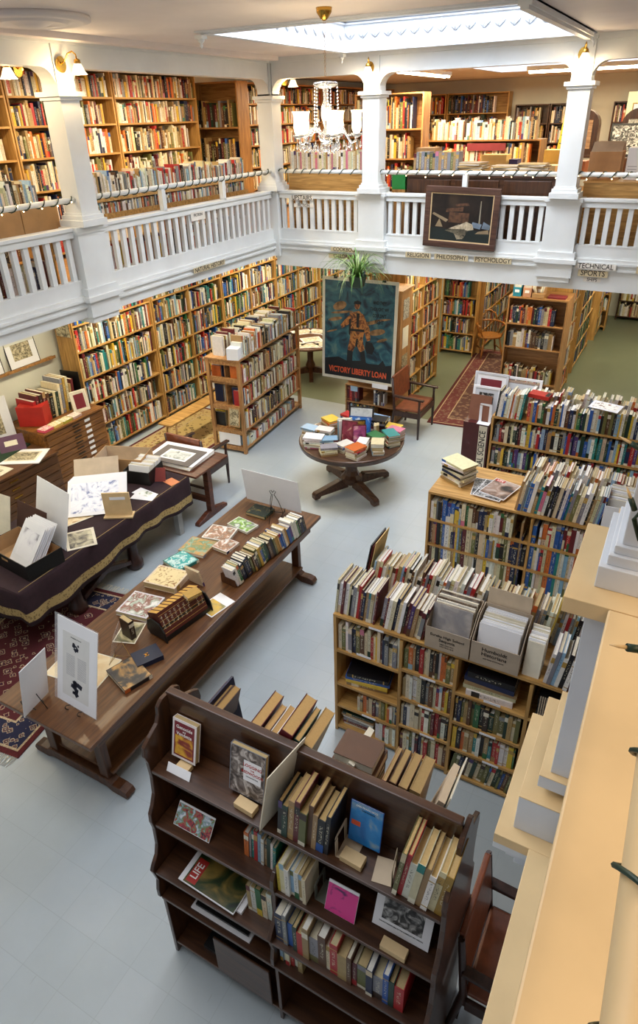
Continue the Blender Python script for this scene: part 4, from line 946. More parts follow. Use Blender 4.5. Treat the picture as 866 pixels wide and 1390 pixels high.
row(onR(48, .3) @ RZ(50), .05, .4, 'bright', 'of the purple pair at the back right, round table', 'purple books stood on the round table', True, tr=(.02, .03), hr=(.2, .22), dr=(.13, .14), cols=['purple', 'purple'])

# ================================================================== B: large double-sided case right of centre
BX, BY, BW, BD, BH = -1.83, 3.42, 2.1, .72, 1.25
Bdv = (.56, .98, 1.5); Blev = [[.06, .31, .56, .92], [.06, .36, .66, .96], [.05, .33, .62, .92], [.05, .33, .62, .92]]
BM = T(BX, BY, 0)
bookcase('bookcase', 'low pine double-sided case with archive boxes on top, right of centre', BM, BW, BH, Blev, BD, Bdv, True)
def onB(x, y, z): return BM @ T(x, y, z)
g = 'front row of tall books atop the archive box case'
k = row(onB(.0, .02, BH+.026), .34, .5, 'pale', 'in the front row atop the archive box case', g, True, tr=(.012, .03), hr=(.27, .33), dr=(.2, .24), leanall=6, cols=['cream', 'white', 'maroon', 'white', 'cream', 'black', 'grey', 'white', 'red', 'maroon', 'navy', 'tan', 'grey'])
k = row(onB(.37, .02, BH+.026), .34, .5, 'pale', 'in the front row atop the archive box case', g, True, tr=(.01, .03), hr=(.24, .32), dr=(.2, .24), leanall=8, cols=['grey', 'maroon', 'white', 'cream', 'navy', 'cream', 'white', 'black', 'maroon', 'purple', 'tan', 'cream'], start=k)
def abox(M, w, d, h, label, lines, mat=BOXG):
    r = thing('archive_box', label, 'archive box', M, 'grey archive boxes on the case')
    def f(m):
        # slanting open-topped file box
        t = .004
        m.box(0, 0, 0, w, t, h*.62); m.box(0, d-t, 0, w, d, h); m.box(t, t, 0, w-t, d-t, t)
        for x in (0, w-t): m.prism([(t, t), (d-t, t), (d-t, h), (d*.55, h), (t, h*.62)], x, x+t, 'x')
    part('box_body', mat, r, f)
    for s_, sz, x, z in lines: text(s_, sz, T(x, -.001, z) @ FY, INK, r, name='box_lettering', ext=.0004)
    return r
b1 = abox(onB(.74, -.01, BH+.026), .32, .3, .30, 'grey archive box lettered Eureka High School Sequoia', [('Eureka High School', .031, .16, .128), ('Sequoia', .037, .16, .093), ('1909 1910 1911', .016, .16, .058), ('1912 1913 1915', .016, .16, .038)])
b2 = abox(onB(1.07, -.01, BH+.026), .33, .3, .30, 'grey archive box lettered Humboldt Historians', [('Humboldt', .042, .16, .138), ('Historians', .042, .16, .098), ('past issues of the journal', .014, .16, .062)])
def folio(M, n, w, h, t, label, cat, mats, lean=-14, tint=0):
    """upright papers filed front to back in a box, each a sheet of its own geometry, countable only as a bundle"""
    mb = MB()
    for i in range(n):
        y = i*t; o_ = mb.M; mb.M = T(U(-.004, .004), y, U(-.006, .01)) @ RX(lean+U(-1.5, 1.5)); mb.box(0, 0, 0, w, t*.8, h*U(.95, 1.02), i % len(mats)); mb.M = o_
    return tag(mb.build('filed_papers', mats, M=M), label, cat, kind='stuff')
folio(onB(.755, .04, BH+.03), 16, .28, .31, .012, 'yearbooks in clear sleeves filed in the Eureka High School box', 'papers', [FILM, printed('brown_cover', ['#3a2a20', '#6b5a4a', '#9c8f7d'], 9, seed=12), PAPER])
folio(onB(1.09, .03, BH+.03), 40, .28, .27, .0055, 'white journals packed in the Humboldt Historians box', 'papers', [WHITE, PAPER, WHITE])
mb = MB(); mb.box(0, 0, 0, .3, .004, .42); tag(mb.build('divider_card', CARDP, M=onB(1.08, .27, BH+.03) @ RX(-6)), 'cream divider card standing behind the white journals', 'card')
folio(onB(1.42, .03, BH+.027) , 14, .11, .27, .012, 'cream journals standing right of the Humboldt Historians box', 'papers', [PAPER, WHITE])
row(onB(1.56, .0, BH+.026), .42, .5, 'pale', 'in the right end group atop archive box case', 'books at the right end of the archive box case', True, tr=(.012, .03), hr=(.26, .32), dr=(.2, .24), leanall=7, cols=['white', 'grey', 'pale blue', 'white', 'black', 'white', 'maroon', 'navy', 'grey', 'red', 'white', 'grey'])
g = 'back row of tall books atop the archive box case'
bk = BM @ T(0, .40, BH+.026)
k = row(bk @ T(.12, 0, 0), .9, .5, 'pale', 'in the back row atop the archive box case', g, True, tr=(.012, .03), hr=(.24, .32), dr=(.18, .24), leanall=9)
k = row(bk @ T(1.05, 0, 0), .75, .5, 'pale', 'in the back row atop the archive box case', g, True, tr=(.012, .03), hr=(.24, .30), dr=(.18, .24), leanall=6, start=k)
mb = MB(); mb.box(0, 0, 0, .012, .3, .46); tag(mb.build('board_folder', plain('ochre_folder', '#b59a3c', .6), M=bk @ T(1.5, -.05, 0) @ RY(8)), 'tall ochre folder rising behind the cream journals', 'folder')
mb = MB(); mb.box(0, 0, 0, .01, .28, .40); mb.box(.012, .02, 0, .02, .28, .38, 1); mb.box(.03, .02, 0, .036, .28, .42, 2)
tag(mb.build('record_sleeves', [BLACK, MAROON, plain('buff_folder', '#d8b878', .7)], M=BM @ T(.04, .44, BH+.026) @ RY(10)), 'black and buff folders standing at the far left end of the back row', 'folder')
# shelves of the case (front)
def bay(M, i, lv, x0, x1, pal, where, ind=True, cols=None, **kk):
    for j, z in enumerate(lv):
        hh = (lv[j+1]-.024 if j+1 < len(lv) else BH)-z
        row(M @ T(x0, .012, z), x1-x0, hh, pal, where[j], 'books in the archive box case', ind, hr=(hh*.65, hh*.93), **kk)
for x, z in ((.2, .96), (.72, .96), (1.2, .95), (.72, .66), (.25, .31), (1.2, .62), (.75, .36), (1.25, .33), (.3, 1.27)):
    part('shelf_label', WHITE, bpy.data.objects['bookcase'], lambda m: m.box(x, -.002, z-.021, x+.12, .0015, z-.003))
WH = ['bottom', 'third', 'second', 'top']
bay(BM, 0, Blev[0][3:], .03, .54, 'warm', ['of the top shelf, left bay, archive box case'], tr=(.014, .035))
row(BM @ T(.2, .012, .31), .34, .22, 'warm', 'of the third shelf, left bay, archive box case', 'books in the archive box case', True, tr=(.014, .035), hr=(.15, .2))
row(BM @ T(.36, .012, .06), .18, .22, 'warm', 'of the bottom shelf, left bay, archive box case', 'books in the archive box case', True, tr=(.02, .035), hr=(.17, .2))
bay(BM, 1, Blev[1], .58, .965, 'warm', ['of the %s shelf, second bay, archive box case' % w for w in WH], tr=(.016, .036))
row(BM @ T(1.0, .012, .05), .47, .24, 'green', 'of the bottom shelf, third bay, archive box case', 'books in the archive box case', True, tr=(.016, .036), hr=(.18, .23), leanall=8)
row(BM @ T(1.0, .012, .33), .47, .24, 'bright', 'of the third shelf, third bay, archive box case', 'books in the archive box case', True, tr=(.016, .036), hr=(.18, .23))
row(BM @ T(1.0, .012, .62), .47, .26, 'green', 'of the second shelf, third bay, archive box case', 'books in the archive box case', True, tr=(.018, .04), hr=(.19, .25))
pile(BM @ T(.26, .15, .56) @ RZ(6), 4, 'bright', 'of the large books lying in the left bay, archive box case', 'lying books in the archive box case', True, (.36, .24), (.03, .05), 5, cols=['tan', 'yellow', 'blue', 'black'])
pile(BM @ T(.19, .14, .06), 6, 'mix', 'of the pile low in the left bay, archive box case', 'lying books in the archive box case', True, (.28, .2), (.016, .028), 4, cols=['white', 'maroon', 'grey', 'white', 'tan', 'dark green'])
pile(BM @ T(1.22, .15, .92), 5, 'dark', 'of the pile under the Humboldt Historians box', 'lying books in the archive box case', True, (.36, .24), (.03, .055), 3, cols=['white', 'cream', 'tan', 'navy', 'black'])
def comb(m):
    for i in range(9): m.box(U(-.01, .01), 0, i*.026, .36, .26, i*.026+.022, 0); [m.box(.005+j*.014, -.006, i*.026, .012+j*.014, 0, i*.026+.02, 1) for j in range(25)]
mb = MB(); comb(mb); tag(mb.build('comb_bound_volumes', [BLACK, CARDP], M=BM @ T(1.56, .02, .92)), 'pile of black comb-bound volumes under the right end of the archive box case', 'volumes', kind='stuff')
fill(BM, BW, BH, [.05, .33, .62, .92], BD, (.56, .98, 1.5), 'warm', '', '', False, sides=(1,))
row(BM @ T(1.53, .012, .62), .5, .26, 'warm', '', '', False)
row(BM @ T(1.53, .012, .33), .5, .26, 'green', '', '', False)
row(BM @ T(1.53, .012, .05), .5, .26, 'green', '', '', False)

# ================================================================== C: middle double-sided case, with magazines on top
CX_, CY_, CW, CD, CH_ = -1.8, 5.42, 2.0, .72, 1.30
Clev = [.07, .39, .71, 1.01]; CM = T(CX_, CY_, 0)
bookcase('bookcase', 'low pine double-sided case topped with magazines and white box, middle right', CM, CW, CH_, Clev, CD, (1.02, ), True)
def onC(x, y, z=CH_+.026): return CM @ T(x, y, z)
row(onC(.03, .012, 1.01), .82, .27, 'dark', 'of the top shelf, magazine-topped case', 'books in the magazine-topped case', True, tr=(.026, .045), hr=(.2, .245), cols=['white', 'cream', 'grey', 'brown', 'blue', 'blue', 'blue', 'blue', 'white', 'cream', 'green', 'brown', 'brown', 'brown', 'navy', 'navy', 'yellow', 'white', 'white', 'white', 'maroon', 'olive'], )
row(onC(1.17, .012, 1.01), .4, .27, 'bright', 'of the top shelf right part, magazine-topped case', 'books in the magazine-topped case', True, tr=(.026, .045), hr=(.2, .25), cols=['red', 'cream', 'grey', 'blue', 'maroon', 'red', 'maroon', 'white', 'white'])
row(onC(.03, .012, .71), .98, .28, 'mix', 'of the second shelf, magazine-topped case', 'books in the magazine-topped case', True, tr=(.024, .042), hr=(.2, .25), cols=['navy', 'tan', 'red', 'black', 'tan', 'dark green', 'maroon', 'navy', 'purple', 'cream', 'navy', 'grey', 'cream', 'olive', 'grey', 'grey', 'navy', 'blue', 'grey', 'gold', 'dark green', 'black', 'white', 'navy'])
row(onC(1.04, .012, .71), .12, .28, 'mix', '', '', False, tr=(.026, .04), hr=(.2, .25), cols=['cream', 'cream', 'blue', 'red'])
for x, z, w_ in ((.88, 1.01, 'left'), (1.12, 1.01, 'right'), (1.24, .71, 'lower')):
    bookend(onC(x, .1, z+.001) @ RZ(90), 'black metal bookend, the %s one in the gaps of the magazine-topped case' % w_, BLACK, .12, .1)
fill(CM, CW, CH_, [.07, .39], CD, (1.02,), 'bright', '', '', False)
fill(CM, CW, CH_, Clev, CD, (1.02,), 'mix', '', '', False, sides=(1,))
pile(onC(.19, .36) @ RZ(-25), 8, 'pale', 'of the pile of large books at the left end of the magazine-topped case', 'pile of large books on the magazine-topped case', True, (.30, .23), (.018, .03), 7, cols=['tan', 'white', 'cream', 'navy', 'cream', 'black', 'white', 'cream'])
MAGP = printed('portrait_magazine_cover', ['#2b2624', '#6d5648', '#9c8272', '#b9aba0'], 7, seed=51)
for k, (x, y, a) in enumerate(((.50, .30, 8), (.57, .26, -6), (.63, .30, -14))):
    o = flat('magazine', onC(x, y, CH_+.026+k*.011) @ RZ(a), .27, .35, .01, [WHITE, MAGP if k == 2 else BWP], ('magazine with a red LIFE title, on top of the fanned magazines' if k == 2 else ['lowest of the fanned black and white magazines on the case', 'middle one of the fanned magazines on the case'][k]), 'magazine', inset=(.006,)*4, group='fanned magazines on the case')
    if k == 2:
        mb = MB(); mb.box(-.12, .115, .0108, -.02, .165, .0112); q = mb.build('title_block', REDI, o); text('LIFE', .05, T(-.07, .14, .0115), WHITEI, o, name='magazine_title', ext=.0002, sx=.8)
row(onC(.84, .02), .74, .6, 'bright', 'of the tall books atop the magazine-topped case', 'tall books atop the magazine-topped case', True, tr=(.014, .034), hr=(.26, .35), dr=(.2, .24), leanall=7, cols=['tan', 'cream', 'grey', 'pale blue', 'blue', 'white', 'tan', 'teal', 'pink', 'white', 'black', 'navy', 'black', 'cream', 'navy', 'white', 'blue', 'teal', 'grey', 'olive', 'cream', 'grey', 'white', 'black'])
wb = thing('storage_box', 'white open box of clear sleeves at the right end of the magazine-topped case', 'box', onC(1.60, -.02))
part('box_body', WHITE, wb, lambda m: (m.box(0, 0, 0, .36, .004, .27), m.box(0, .40, 0, .36, .404, .27), m.box(0, .004, 0, .004, .4, .27), m.box(.356, .004, 0, .36, .4, .27), m.box(.004, .004, 0, .356, .4, .004)))
folio(onC(1.615, .03), 22, .33, .29, .016, 'papers in clear sleeves filed in the white box', 'papers', [FILM, PAPER, FILM, WHITE])
row(onC(.85, .40), 1.0, .6, 'pale', '', '', False, tr=(.014, .03), hr=(.24, .32), dr=(.18, .24), leanall=8)

# ================================================================== D: third case, political science
DX, DY, DW, DD, DH = -1.7, 7.33, 2.3, .62, 1.38
Dlev = [.1, .43, .76, 1.07]; DM = T(DX, DY, 0)
bookcase('bookcase', 'pine double-sided case beside the POLITICAL SCIENCE panel', DM, DW, DH, Dlev, DD, (), True)
fill(DM, DW, DH, Dlev, DD, (), 'mix', '', '', False, sides=(0, 1), pf=(1, 1))
row(DM @ T(.03, .0, DH+.026), .32, .5, 'bright', '', '', False, tr=(.016, .034), hr=(.27, .34), dr=(.2, .24), leanall=5)
row(DM @ T(.4, .0, DH+.026), 1.8, .5, 'mix', '', '', False, tr=(.018, .04), hr=(.2, .28))
row(DM @ T(.3, .32, DH+.026), 1.9, .5, 'pale', '', '', False, tr=(.018, .04), hr=(.22, .32), leanall=6)
flat('leaflet', DM @ T(1.22, .1, DH+.32) @ RZ(-12) @ RX(4), .32, .2, .004, [WHITE, printed('leaflet_print', ['#f0efe8', '#f0efe8', '#f0efe8', '#8a5a40'], 30, seed=61)], 'white printed leaflet lying on top of the row on the political science case', 'leaflet', inset=(.03,)*4)
flat('book_box', DM @ T(.5, .14, DH+.30) @ RZ(-8), .24, .15, .045, [REDI, INK], 'bright red box file lying across the books on the political science case', 'box', inset=(.19, .01, .005, .01))
ep = thing('end_panel', 'dark red end panel lettered POLITICAL SCIENCE', 'sign panel', T(-2.04, 7.33, 0))
part('panel', REDW, ep, lambda m: m.box(0, 0, 0, .32, .5, 1.27))
part('sign_strip', PAPER, ep, lambda m: m.box(.2, -.004, .35, .3, -.001, 1.25))
text('POLITICAL SCIENCE', .105, T(.25, -.0045, .80) @ FY @ RZ(90), INK, ep, name='sign_letters', ext=.0005, sx=.82)
def framed(M, w, h, mats, label, cat='framed print', fw=.03, lean=-10, name='framed_print', mat_w=.05):
    r = thing(name, label, cat, M @ RX(lean))
    part('frame', mats[0], r, lambda m: (m.box(-w/2, 0, 0, w/2, .02, fw), m.box(-w/2, 0, h-fw, w/2, .02, h), m.box(-w/2, 0, fw, -w/2+fw, .02, h-fw), m.box(w/2-fw, 0, fw, w/2, .02, h-fw)), .002)
    part('picture_mat', mats[1], r, lambda m: m.box(-w/2+fw, .006, fw, w/2-fw, .012, h-fw))
    if len(mats) > 2: part('picture', mats[2], r, lambda m: m.box(-w/2+fw+mat_w, .004, fw+mat_w, w/2-fw-mat_w, .0058, h-fw-mat_w))
    return r
framed(T(-1.86, 7.7, 1.28), .42, .5, [plain('silver_frame', '#cfcfd2', .3), WHITE, MAROON], 'white-matted print in a silver frame standing at the back on the red panel')
framed(T(-1.86, 7.55, 1.28), .34, .38, [WHITE, BLUEW, BWP], 'white-framed print standing on the red panel behind the brown board')
mb = MB(); mb.box(-.13, 0, 0, .13, .006, .32); tag(mb.build('board', plain('brown_board', '#8a5a44', .6), M=T(-1.88, 7.42, 1.275) @ RX(-8)), 'plain brown board leaning on the framed prints on the red panel', 'board')
bookend(T(-1.80, 7.40, 1.275), 'large pale bookend in front of the brown board', WHITE, .15, .24)
framed(T(-1.5, 7.75, DH+.03), .5, .35, [WHITE, FILM, BLUEW], 'white-framed sheet standing behind the books of the political science case')

# ================================================================== E and the cases under the far gallery
EM = T(-2.50, 11.0, 0)
El = [.1, .52, 1.12, 1.52]
bookcase('bookcase', 'tall maple bookcase with magazine files and white sculpture on top', EM, .95, 1.93, El, .6, (), True, wood_h=MAPLE, wood_v=MAPLEZ)
row(EM @ T(.05, .012, 1.52), .72, .36, 'old', '', '', False, tr=(.025, .045), hr=(.25, .3), cols=['red', 'navy', 'navy', 'dark green', 'navy', 'orange', 'maroon', 'tan', 'orange', 'orange', 'maroon', 'dark green', 'navy', 'blue', 'grey', 'cream', 'cream'])
row(EM @ T(.05, .012, 1.12), .75, .36, 'old', '', '', False, tr=(.03, .07), hr=(.22, .32), cols=['black', 'grey', 'tan', 'white', 'white', 'gold', 'purple', 'white', 'brown', 'brown', 'dark brown', 'grey'])
row(EM @ T(.05, .012, .52), .8, .5, 'warm', '', '', False); row(EM @ T(.05, .012, .1), .8, .38, 'mix', '', '', False)
def magfile(M, mat, label, tall=.36):
    r = thing('magazine_file', label, 'magazine file', M, 'magazine files on the maple bookcase')
    part('file_box', mat, r, lambda m: (m.box(0, 0, 0, .13, .005, tall*.4), m.box(0, .25, 0, .13, .255, tall), m.prism([(.005, 0), (.25, 0), (.25, tall), (.2, tall), (.005, tall*.4)], 0, .004, 'x'), m.prism([(.005, 0), (.25, 0), (.25, tall), (.2, tall), (.005, tall*.4)], .126, .13, 'x')))
    part('label_card', WHITE, r, lambda m: m.box(.03, -.002, tall*.18, .1, -.0005, tall*.3))
    part('papers', [FILM, PAPER, CARDP], r, lambda m: [m.box(.006, .02+i*.03, .005, .124, .03+i*.03, tall*U(.8, 1.05), i % 3) for i in range(7)])
magfile(EM @ T(.06, .02, 1.956), plain('teal_file', '#187f9c', .6), 'teal-fronted magazine file at the left on the maple bookcase')
magfile(EM @ T(.22, .02, 1.956), plain('salmon_file', '#c48f70', .7), 'salmon-fronted magazine file on the maple bookcase')
magfile(EM @ T(.40, .12, 1.956), CARD, 'brown magazine file behind the white sculpture on the maple bookcase', .4)
sc_ = thing('sculpture', 'white curled plaster figure on a brown block on the maple bookcase', 'sculpture', EM @ T(.46, .06, 1.956))
part('block_base', CARD, sc_, lambda m: m.box(-.09, -.05, 0, .09, .05, .07), .004)
part('figure', PAPER, sc_, lambda m: m.tube([(-.04, 0, .07), (-.075, 0, .14), (-.07, 0, .23), (-.02, 0, .30), (.04, 0, .28), (.07, 0, .2), (.055, 0, .12), (.05, 0, .075)], [.02, .028, .03, .034, .032, .028, .024, .018], 10))
flat('book', EM @ T(.75, .15, 1.956), .28, .2, .03, [MAROON], 'maroon book lying at the right end on the maple bookcase', 'book')
# other cases (name, origin, width, height, rotation, ...): fronts facing +X use RZ(90)
def case(x, y, rot, W, H, D, lv, lab, pal, double=False, wood_='pine', both=False, divs=(), fillit=True, pf=(.75, 1), **k):
    wh, wv = {'pine': (PINE, PINEZ), 'oak': (OAK, OAKZ), 'maple': (MAPLE, MAPLEZ), 'dark': (WAL, WALZ)}[wood_]
    Mx = T(x, y, k.pop('z', 0)) @ RZ(rot)
    r = bookcase('bookcase', lab, Mx, W, H, lv, D, divs, double, wood_h=wh, wood_v=wv)
    if fillit: fill(Mx, W, H, lv, D, divs, pal, '', '', False, sides=(0, 1) if both else (0,), pf=pf, **k)
    return Mx
L6 = [.1, .48, .86, 1.24, 1.62, 2.0]
K1 = case(-3.98, 10.15, 90, 1.85, 2.4, .5, L6, 'tall pine bookcase right of the poster facing the runner rug', 'warm', True, divs=(.92,))
case(-4.45, 13.5, 0, .75, 2.4, .3, L6, 'narrow pine bookcase beyond the windsor chair under the gallery', 'mix')
case(-3.62, 13.75, 90, 2.6, 2.4, .4, L6, 'pine bookcase receding behind the windsor chair', 'bright', True)
case(-2.55, 16.6, 0, 1.1, 2.3, .3, L6, 'pine bookcase at the far end of the runner rug', 'mix')
case(-1.60, 11.62, 90, 1.1, 2.1, .5, [.1, .5, .9, 1.3, 1.7], 'pine bookcase behind the maple bookcase facing right', 'warm', True)
case(-1.62, 13.3, 90, 1.9, 2.4, .5, L6, 'second pine bookcase behind the maple one facing right', 'green', True)
case(-2.0, 13.27, 0, .36, 2.2, .02+.26, L6[:5], 'narrow end shelf of thin books under the SPORTS sign', 'dark')
case(-1.55, 15.7, 90, 1.6, 2.4, .5, L6, 'farthest pine bookcase facing the green aisle', 'warm', True)
case(-1.35, 17.7, 0, 2.6, 2.4, .3, L6, 'dark bookcase across the far end of the green aisle', 'warm', wood_='dark')
case(-3.95, 17.65, 0, 1.3, 2.4, .3, L6, 'pine bookcase against the far wall behind the rug', 'mix')
case(.15, 9.4, 0, 1.6, 1.2, .5, [.1, .45, .8], 'low pine bookcase at the right edge under the far gallery', 'warm', True)
# leaning volumes on the end of the case K1

# poster cabinet
PC = thing('poster_cabinet', 'tall brown cabinet behind the poster with notices on its right end', 'cabinet', T(-4.72, 9.42, 0))
part('cabinet_body', MAPLEZ, PC, lambda m: (m.box(0, .12, .62, .92, .6, 2.2), m.box(-.03, .1, 2.2, .95, .62, 2.23)))
part('low_shelf', MAPLE, PC, lambda m: (m.box(0, 0, 0, .022, .12, .6), m.box(.9, 0, 0, .922, .6, .62), m.box(0, 0, .6, .92, .6, .618), m.box(.023, 0, .3, .899, .5, .32), m.box(.023, 0, .03, .899, .5, .05), m.box(0, .5, 0, .9, .52, .6)))
NOTM = printed('typed_notice', ['#d6d2c4', '#c9c4b4', '#5a564c', '#d6d2c4'], 30, seed=62)
for z, h, m_ in ((1.75, .32, NOTM), (1.28, .34, PAPER), (.8, .36, OLDP)): part('notice', m_, PC, lambda m: m.box(.921, .22, z, .925, .46, z+h))
row(T(-4.69, 9.43, .32), .22, .27, 'old', '', '', False, cols=['maroon', 'red', 'maroon']); row(T(-4.2, 9.43, .32), .2, .27, 'dark', '', '', False); row(T(-4.69, 9.43, .05), .5, .24, 'old', '', '', False)
flat('card', T(-4.55, 9.41, .56) @ RX(90), .13, .09, .002, [plain('pale_blue_card', '#a9c6dc', .7)], 'pale blue card on the shelf edge under the poster', 'card')
po = thing('poster', 'large war loan poster reading VICTORY LIBERTY LOAN on a pale board', 'poster', T(-4.47, 9.36, .72) @ RX(-3))
part('mount_board', PAPER, po, lambda m: m.box(-.66, 0, 0, .66, .012, 1.66))
PBG = printed('poster_sky', ['#1b2c3c', '#27505f', '#356672', '#5d7c78'], 3.5, seed=71, dist=2)
part('poster_sheet', PBG, po, lambda m: m.box(-.61, -.003, .05, .61, -.0005, 1.61))
PDK = plain('poster_dark', '#161a1e', .6); PTN = printed('poster_tan', ['#3f2a20', '#8a5230', '#c98a4a', '#5a3a2a'], 7, seed=72, dist=2); PCL = plain('poster_cloud', '#a07a50', .6, var=.35, scale=9)
part('dark_ground', PDK, po, lambda m: m.prism([(-.61, .05), (.61, .05), (.61, .36), (.5, .33), (.45, .42), (.38, .34), (.2, .33), (.05, .36), (-.2, .33), (-.35, .38), (-.61, .33)][::-1], -.0036, -.003, 'y'))
for x, z, a, b in ((-.34, 1.22, .12, .07), (-.42, 1.0, .13, .03), (.33, .86, .14, .05), (.22, 1.0, .12, .03), (.42, .74, .09, .025), (-.3, 1.12, .2, .02), (.4, 1.06, .16, .016), (-.48, .8, .1, .014)):
    part('cloud_print', PCL, po, lambda m: m.prism([(x+a*math.cos(t*PI/8), z+b*math.sin(t*PI/8)+.03*math.cos(t*PI/8)) for t in range(16)], -.0036, -.003, 'y'))
def figure(m):
    y0, y1 = -.0045, -.0037
    for pts in ([(-.16, 1.12), (.0, 1.17), (.1, 1.1), (.12, .9), (.08, .72), (-.14, .74), (-.17, .92)], [(-.17, 1.08), (-.32, .92), (-.3, .86), (-.14, .96)], [(.1, 1.08), (.2, .9), (.22, .72), (.16, .7), (.1, .86)],
                [(-.14, .75), (.08, .73), (.12, .55), (.04, .5), (-.03, .62), (-.1, .48), (-.19, .5)]):
        m.prism(pts, y0, y1, 'y')
    m.prism([(-.03+.05*math.cos(t*PI/6), 1.25+.065*math.sin(t*PI/6)) for t in range(12)], y0, y1, 'y')
part('standing_figure', PTN, po, figure)
for pts in ([(-.19, .52), (-.09, .5), (-.1, .26), (-.16, .23), (-.2, .25)], [(.04, .5), (.12, .54), (.16, .3), (.14, .24), (.08, .26)], [(-.09, 1.27), (.04, 1.27), (.04, 1.31), (-.02, 1.33), (-.08, 1.31)],
            [(.14, .7), (.25, .68), (.3, .6), (.26, .49), (.17, .5), (.12, .58)], [(-.04, 1.13), (.02, 1.13), (.0, .9), (-.03, .9)], [(-.16, .87), (.11, .88), (.11, .84), (-.16, .83)],
            [(-.03, .72), (.0, .72), (-.01, .58), (-.05, .6)], [(-.17, 1.02), (-.13, 1.04), (-.14, .76), (-.17, .78)]):
    part('shade_print', PDK, po, lambda m: m.prism(pts, -.0054, -.0046, 'y'))
text('VICTORY LIBERTY LOAN', .135, T(0, -.0056, .16) @ FY, ORANGEI, po, name='poster_lettering', sx=.70, bold=.03)
for i, s_ in enumerate(('AND THEY', 'THOUGHT WE', "COULDN'T", 'FIGHT')): text(s_, .075 if i < 3 else .09, T(.36, -.0056, 1.32-i*.1) @ FY, INK, po, name='poster_lettering', sx=.62, bold=.02)
for x in (-.42, .42): part('binder_clip', BLACK, po, lambda m: (m.box(x-.03, -.012, 1.64, x+.03, .02, 1.67), m.tube([(x-.02, 0, 1.67), (x, 0, 1.7), (x+.02, 0, 1.67)], .003, 5)))
mb = MB(); mb.box(-.14, 0, 0, .14, .002, .08); tag(mb.build('notice_card', WHITE, M=T(-4.05, 9.345, .66) @ RX(-4)), 'white card hanging at the lower right corner of the poster', 'card')
# spider plant
pl = thing('spider_plant', 'spider plant with arching striped leaves hanging in front of the fascia above the poster', 'plant', T(-4.03, 8.44, 2.5))
part('plant_pot', plain('dark_green_pot', '#27402b', .4), pl, lambda m: m.lathe([(.07, 0), (.1, .02), (.13, .15), (.14, .16), (.12, .15), (.1, .12)], 18))
for a in (0, 2.1, 4.2): part('hanger_wire', BLACK, pl, lambda m: m.tube([(.13*math.cos(a), .13*math.sin(a), .15), (0, .19, .5)], .0018, 4))
def leaves(m):
    rr = random.Random(5)
    for i in range(85):
        a = rr.uniform(0, 2*PI); L_ = rr.uniform(.25, .62); up_ = rr.uniform(.12, .42); pts = []
        for j in range(7):
            u = j/6; pts.append((a, L_*u, .13+up_*math.sin(u*PI*.75)*1.1-.25*u*u*rr.uniform(.6, 1.1)))
        b = m.vs([((p[1])*math.cos(a)+s_*math.sin(a)*.012*(1-j/6.2), (p[1])*math.sin(a)-s_*math.cos(a)*.012*(1-j/6.2), p[2]+abs(s_)*.003) for j, p in enumerate(pts) for s_ in (-1, 0, 1)])
        mi = 1 if i % 3 == 0 else 0
        for j in range(6):
            for s_ in range(2): m.face([b+j*3+s_, b+j*3+s_+1, b+(j+1)*3+s_+1, b+(j+1)*3+s_], mi, sm=True)
part('leaves', [plain('plant_green', '#5f8a3a', .45, var=.2), plain('plant_pale_green', '#a9bf78', .45, var=.1)], pl, leaves, kind='stuff')

# leather armchairs
armchair('armchair', 'dark wood armchair with brown leather seat beside the poster', T(-3.47, 9.43, 0) @ RZ(90), .72, .46, .46, 1.0)
armchair('armchair', 'dark wood armchair facing away behind the small print table on the left', T(-5.5, 6.36, 0) @ RZ(180), .66, .5, .43, .9)
ac = armchair('armchair', 'brown leather chair with nail-studded back edge at the lower right', T(.02, 2.1, 0) @ RZ(90), .56, .56, .45, .97)
def nails(m):
    for s_ in (-1, 1):
        for j in range(22): m.ball((s_*.245, .262+.04*j/21, .6+.36*j/21), .005, 4)
part('nail_heads', plain('dark_brass_nails', '#5a3a20', .4, .6), ac, nails)
armchair('armchair', 'wooden chair at the left edge beside the cloth-covered table', T(-5.42, 2.42, 0) @ RZ(160), .56, .5, .45, .95, back_m=TABZ, seat_m=LEATH, wm=TABZ)
# windsor chair
OW = wood('golden_oak', '#7d4d1c', '#b87a34', .4, axis='Z')
wc = thing('windsor_chair', 'golden oak captain chair with spindle back by the runner rug', 'chair', T(-3.42, 13.72, 0) @ RZ(35))
part('seat', OW, wc, lambda m: m.prism([(.25*math.cos(t*PI/10)*1.05, .25*math.sin(t*PI/10)) for t in range(20)], .42, .46, 'z'), .01)
for sx in (-1, 1):
    for sy in (-1, 1): part('leg', OW, wc, lambda m: m.tube([(sx*.24, sy*.23, 0), (sx*.21, sy*.2, .15), (sx*.19, sy*.18, .25), (sx*.16, sy*.15, .42)], [.014, .024, .02, .016], 8))
bow = [(-.29*math.cos(t*PI/12)*1.0, .29*math.sin(t*PI/12)*.95, .68+(.0 if t in (0, 12) else .02*math.sin(t*PI/12))) for t in range(13)]
part('arm_rail', OW, wc, lambda m: m.tube([(-.29, -.18, .67)]+bow+[(.29, -.18, .67)], .022, 8))
part('crest_rail', OW, wc, lambda m: m.tube([(-.2, .21, .70), (-.18, .26, .84), (-.08, .3, .90), (.08, .3, .90), (.18, .26, .84), (.2, .21, .70)], .018, 8))
for t in range(1, 12):
    x, y = -.29*math.cos(t*PI/12), .28*math.sin(t*PI/12)
    part('spindle', OW, wc, lambda m: m.tube([(x*.75, y*.75, .45), (x, y, .68)]+([(x*.85, .28, .86)] if 3 <= t <= 9 else []), .008, 6))
for sx in (-1, 1): part('arm_post', OW, wc, lambda m: m.tube([(sx*.2, -.12, .45), (sx*.25, -.14, .56), (sx*.29, -.15, .67)], [.012, .02, .012], 8))
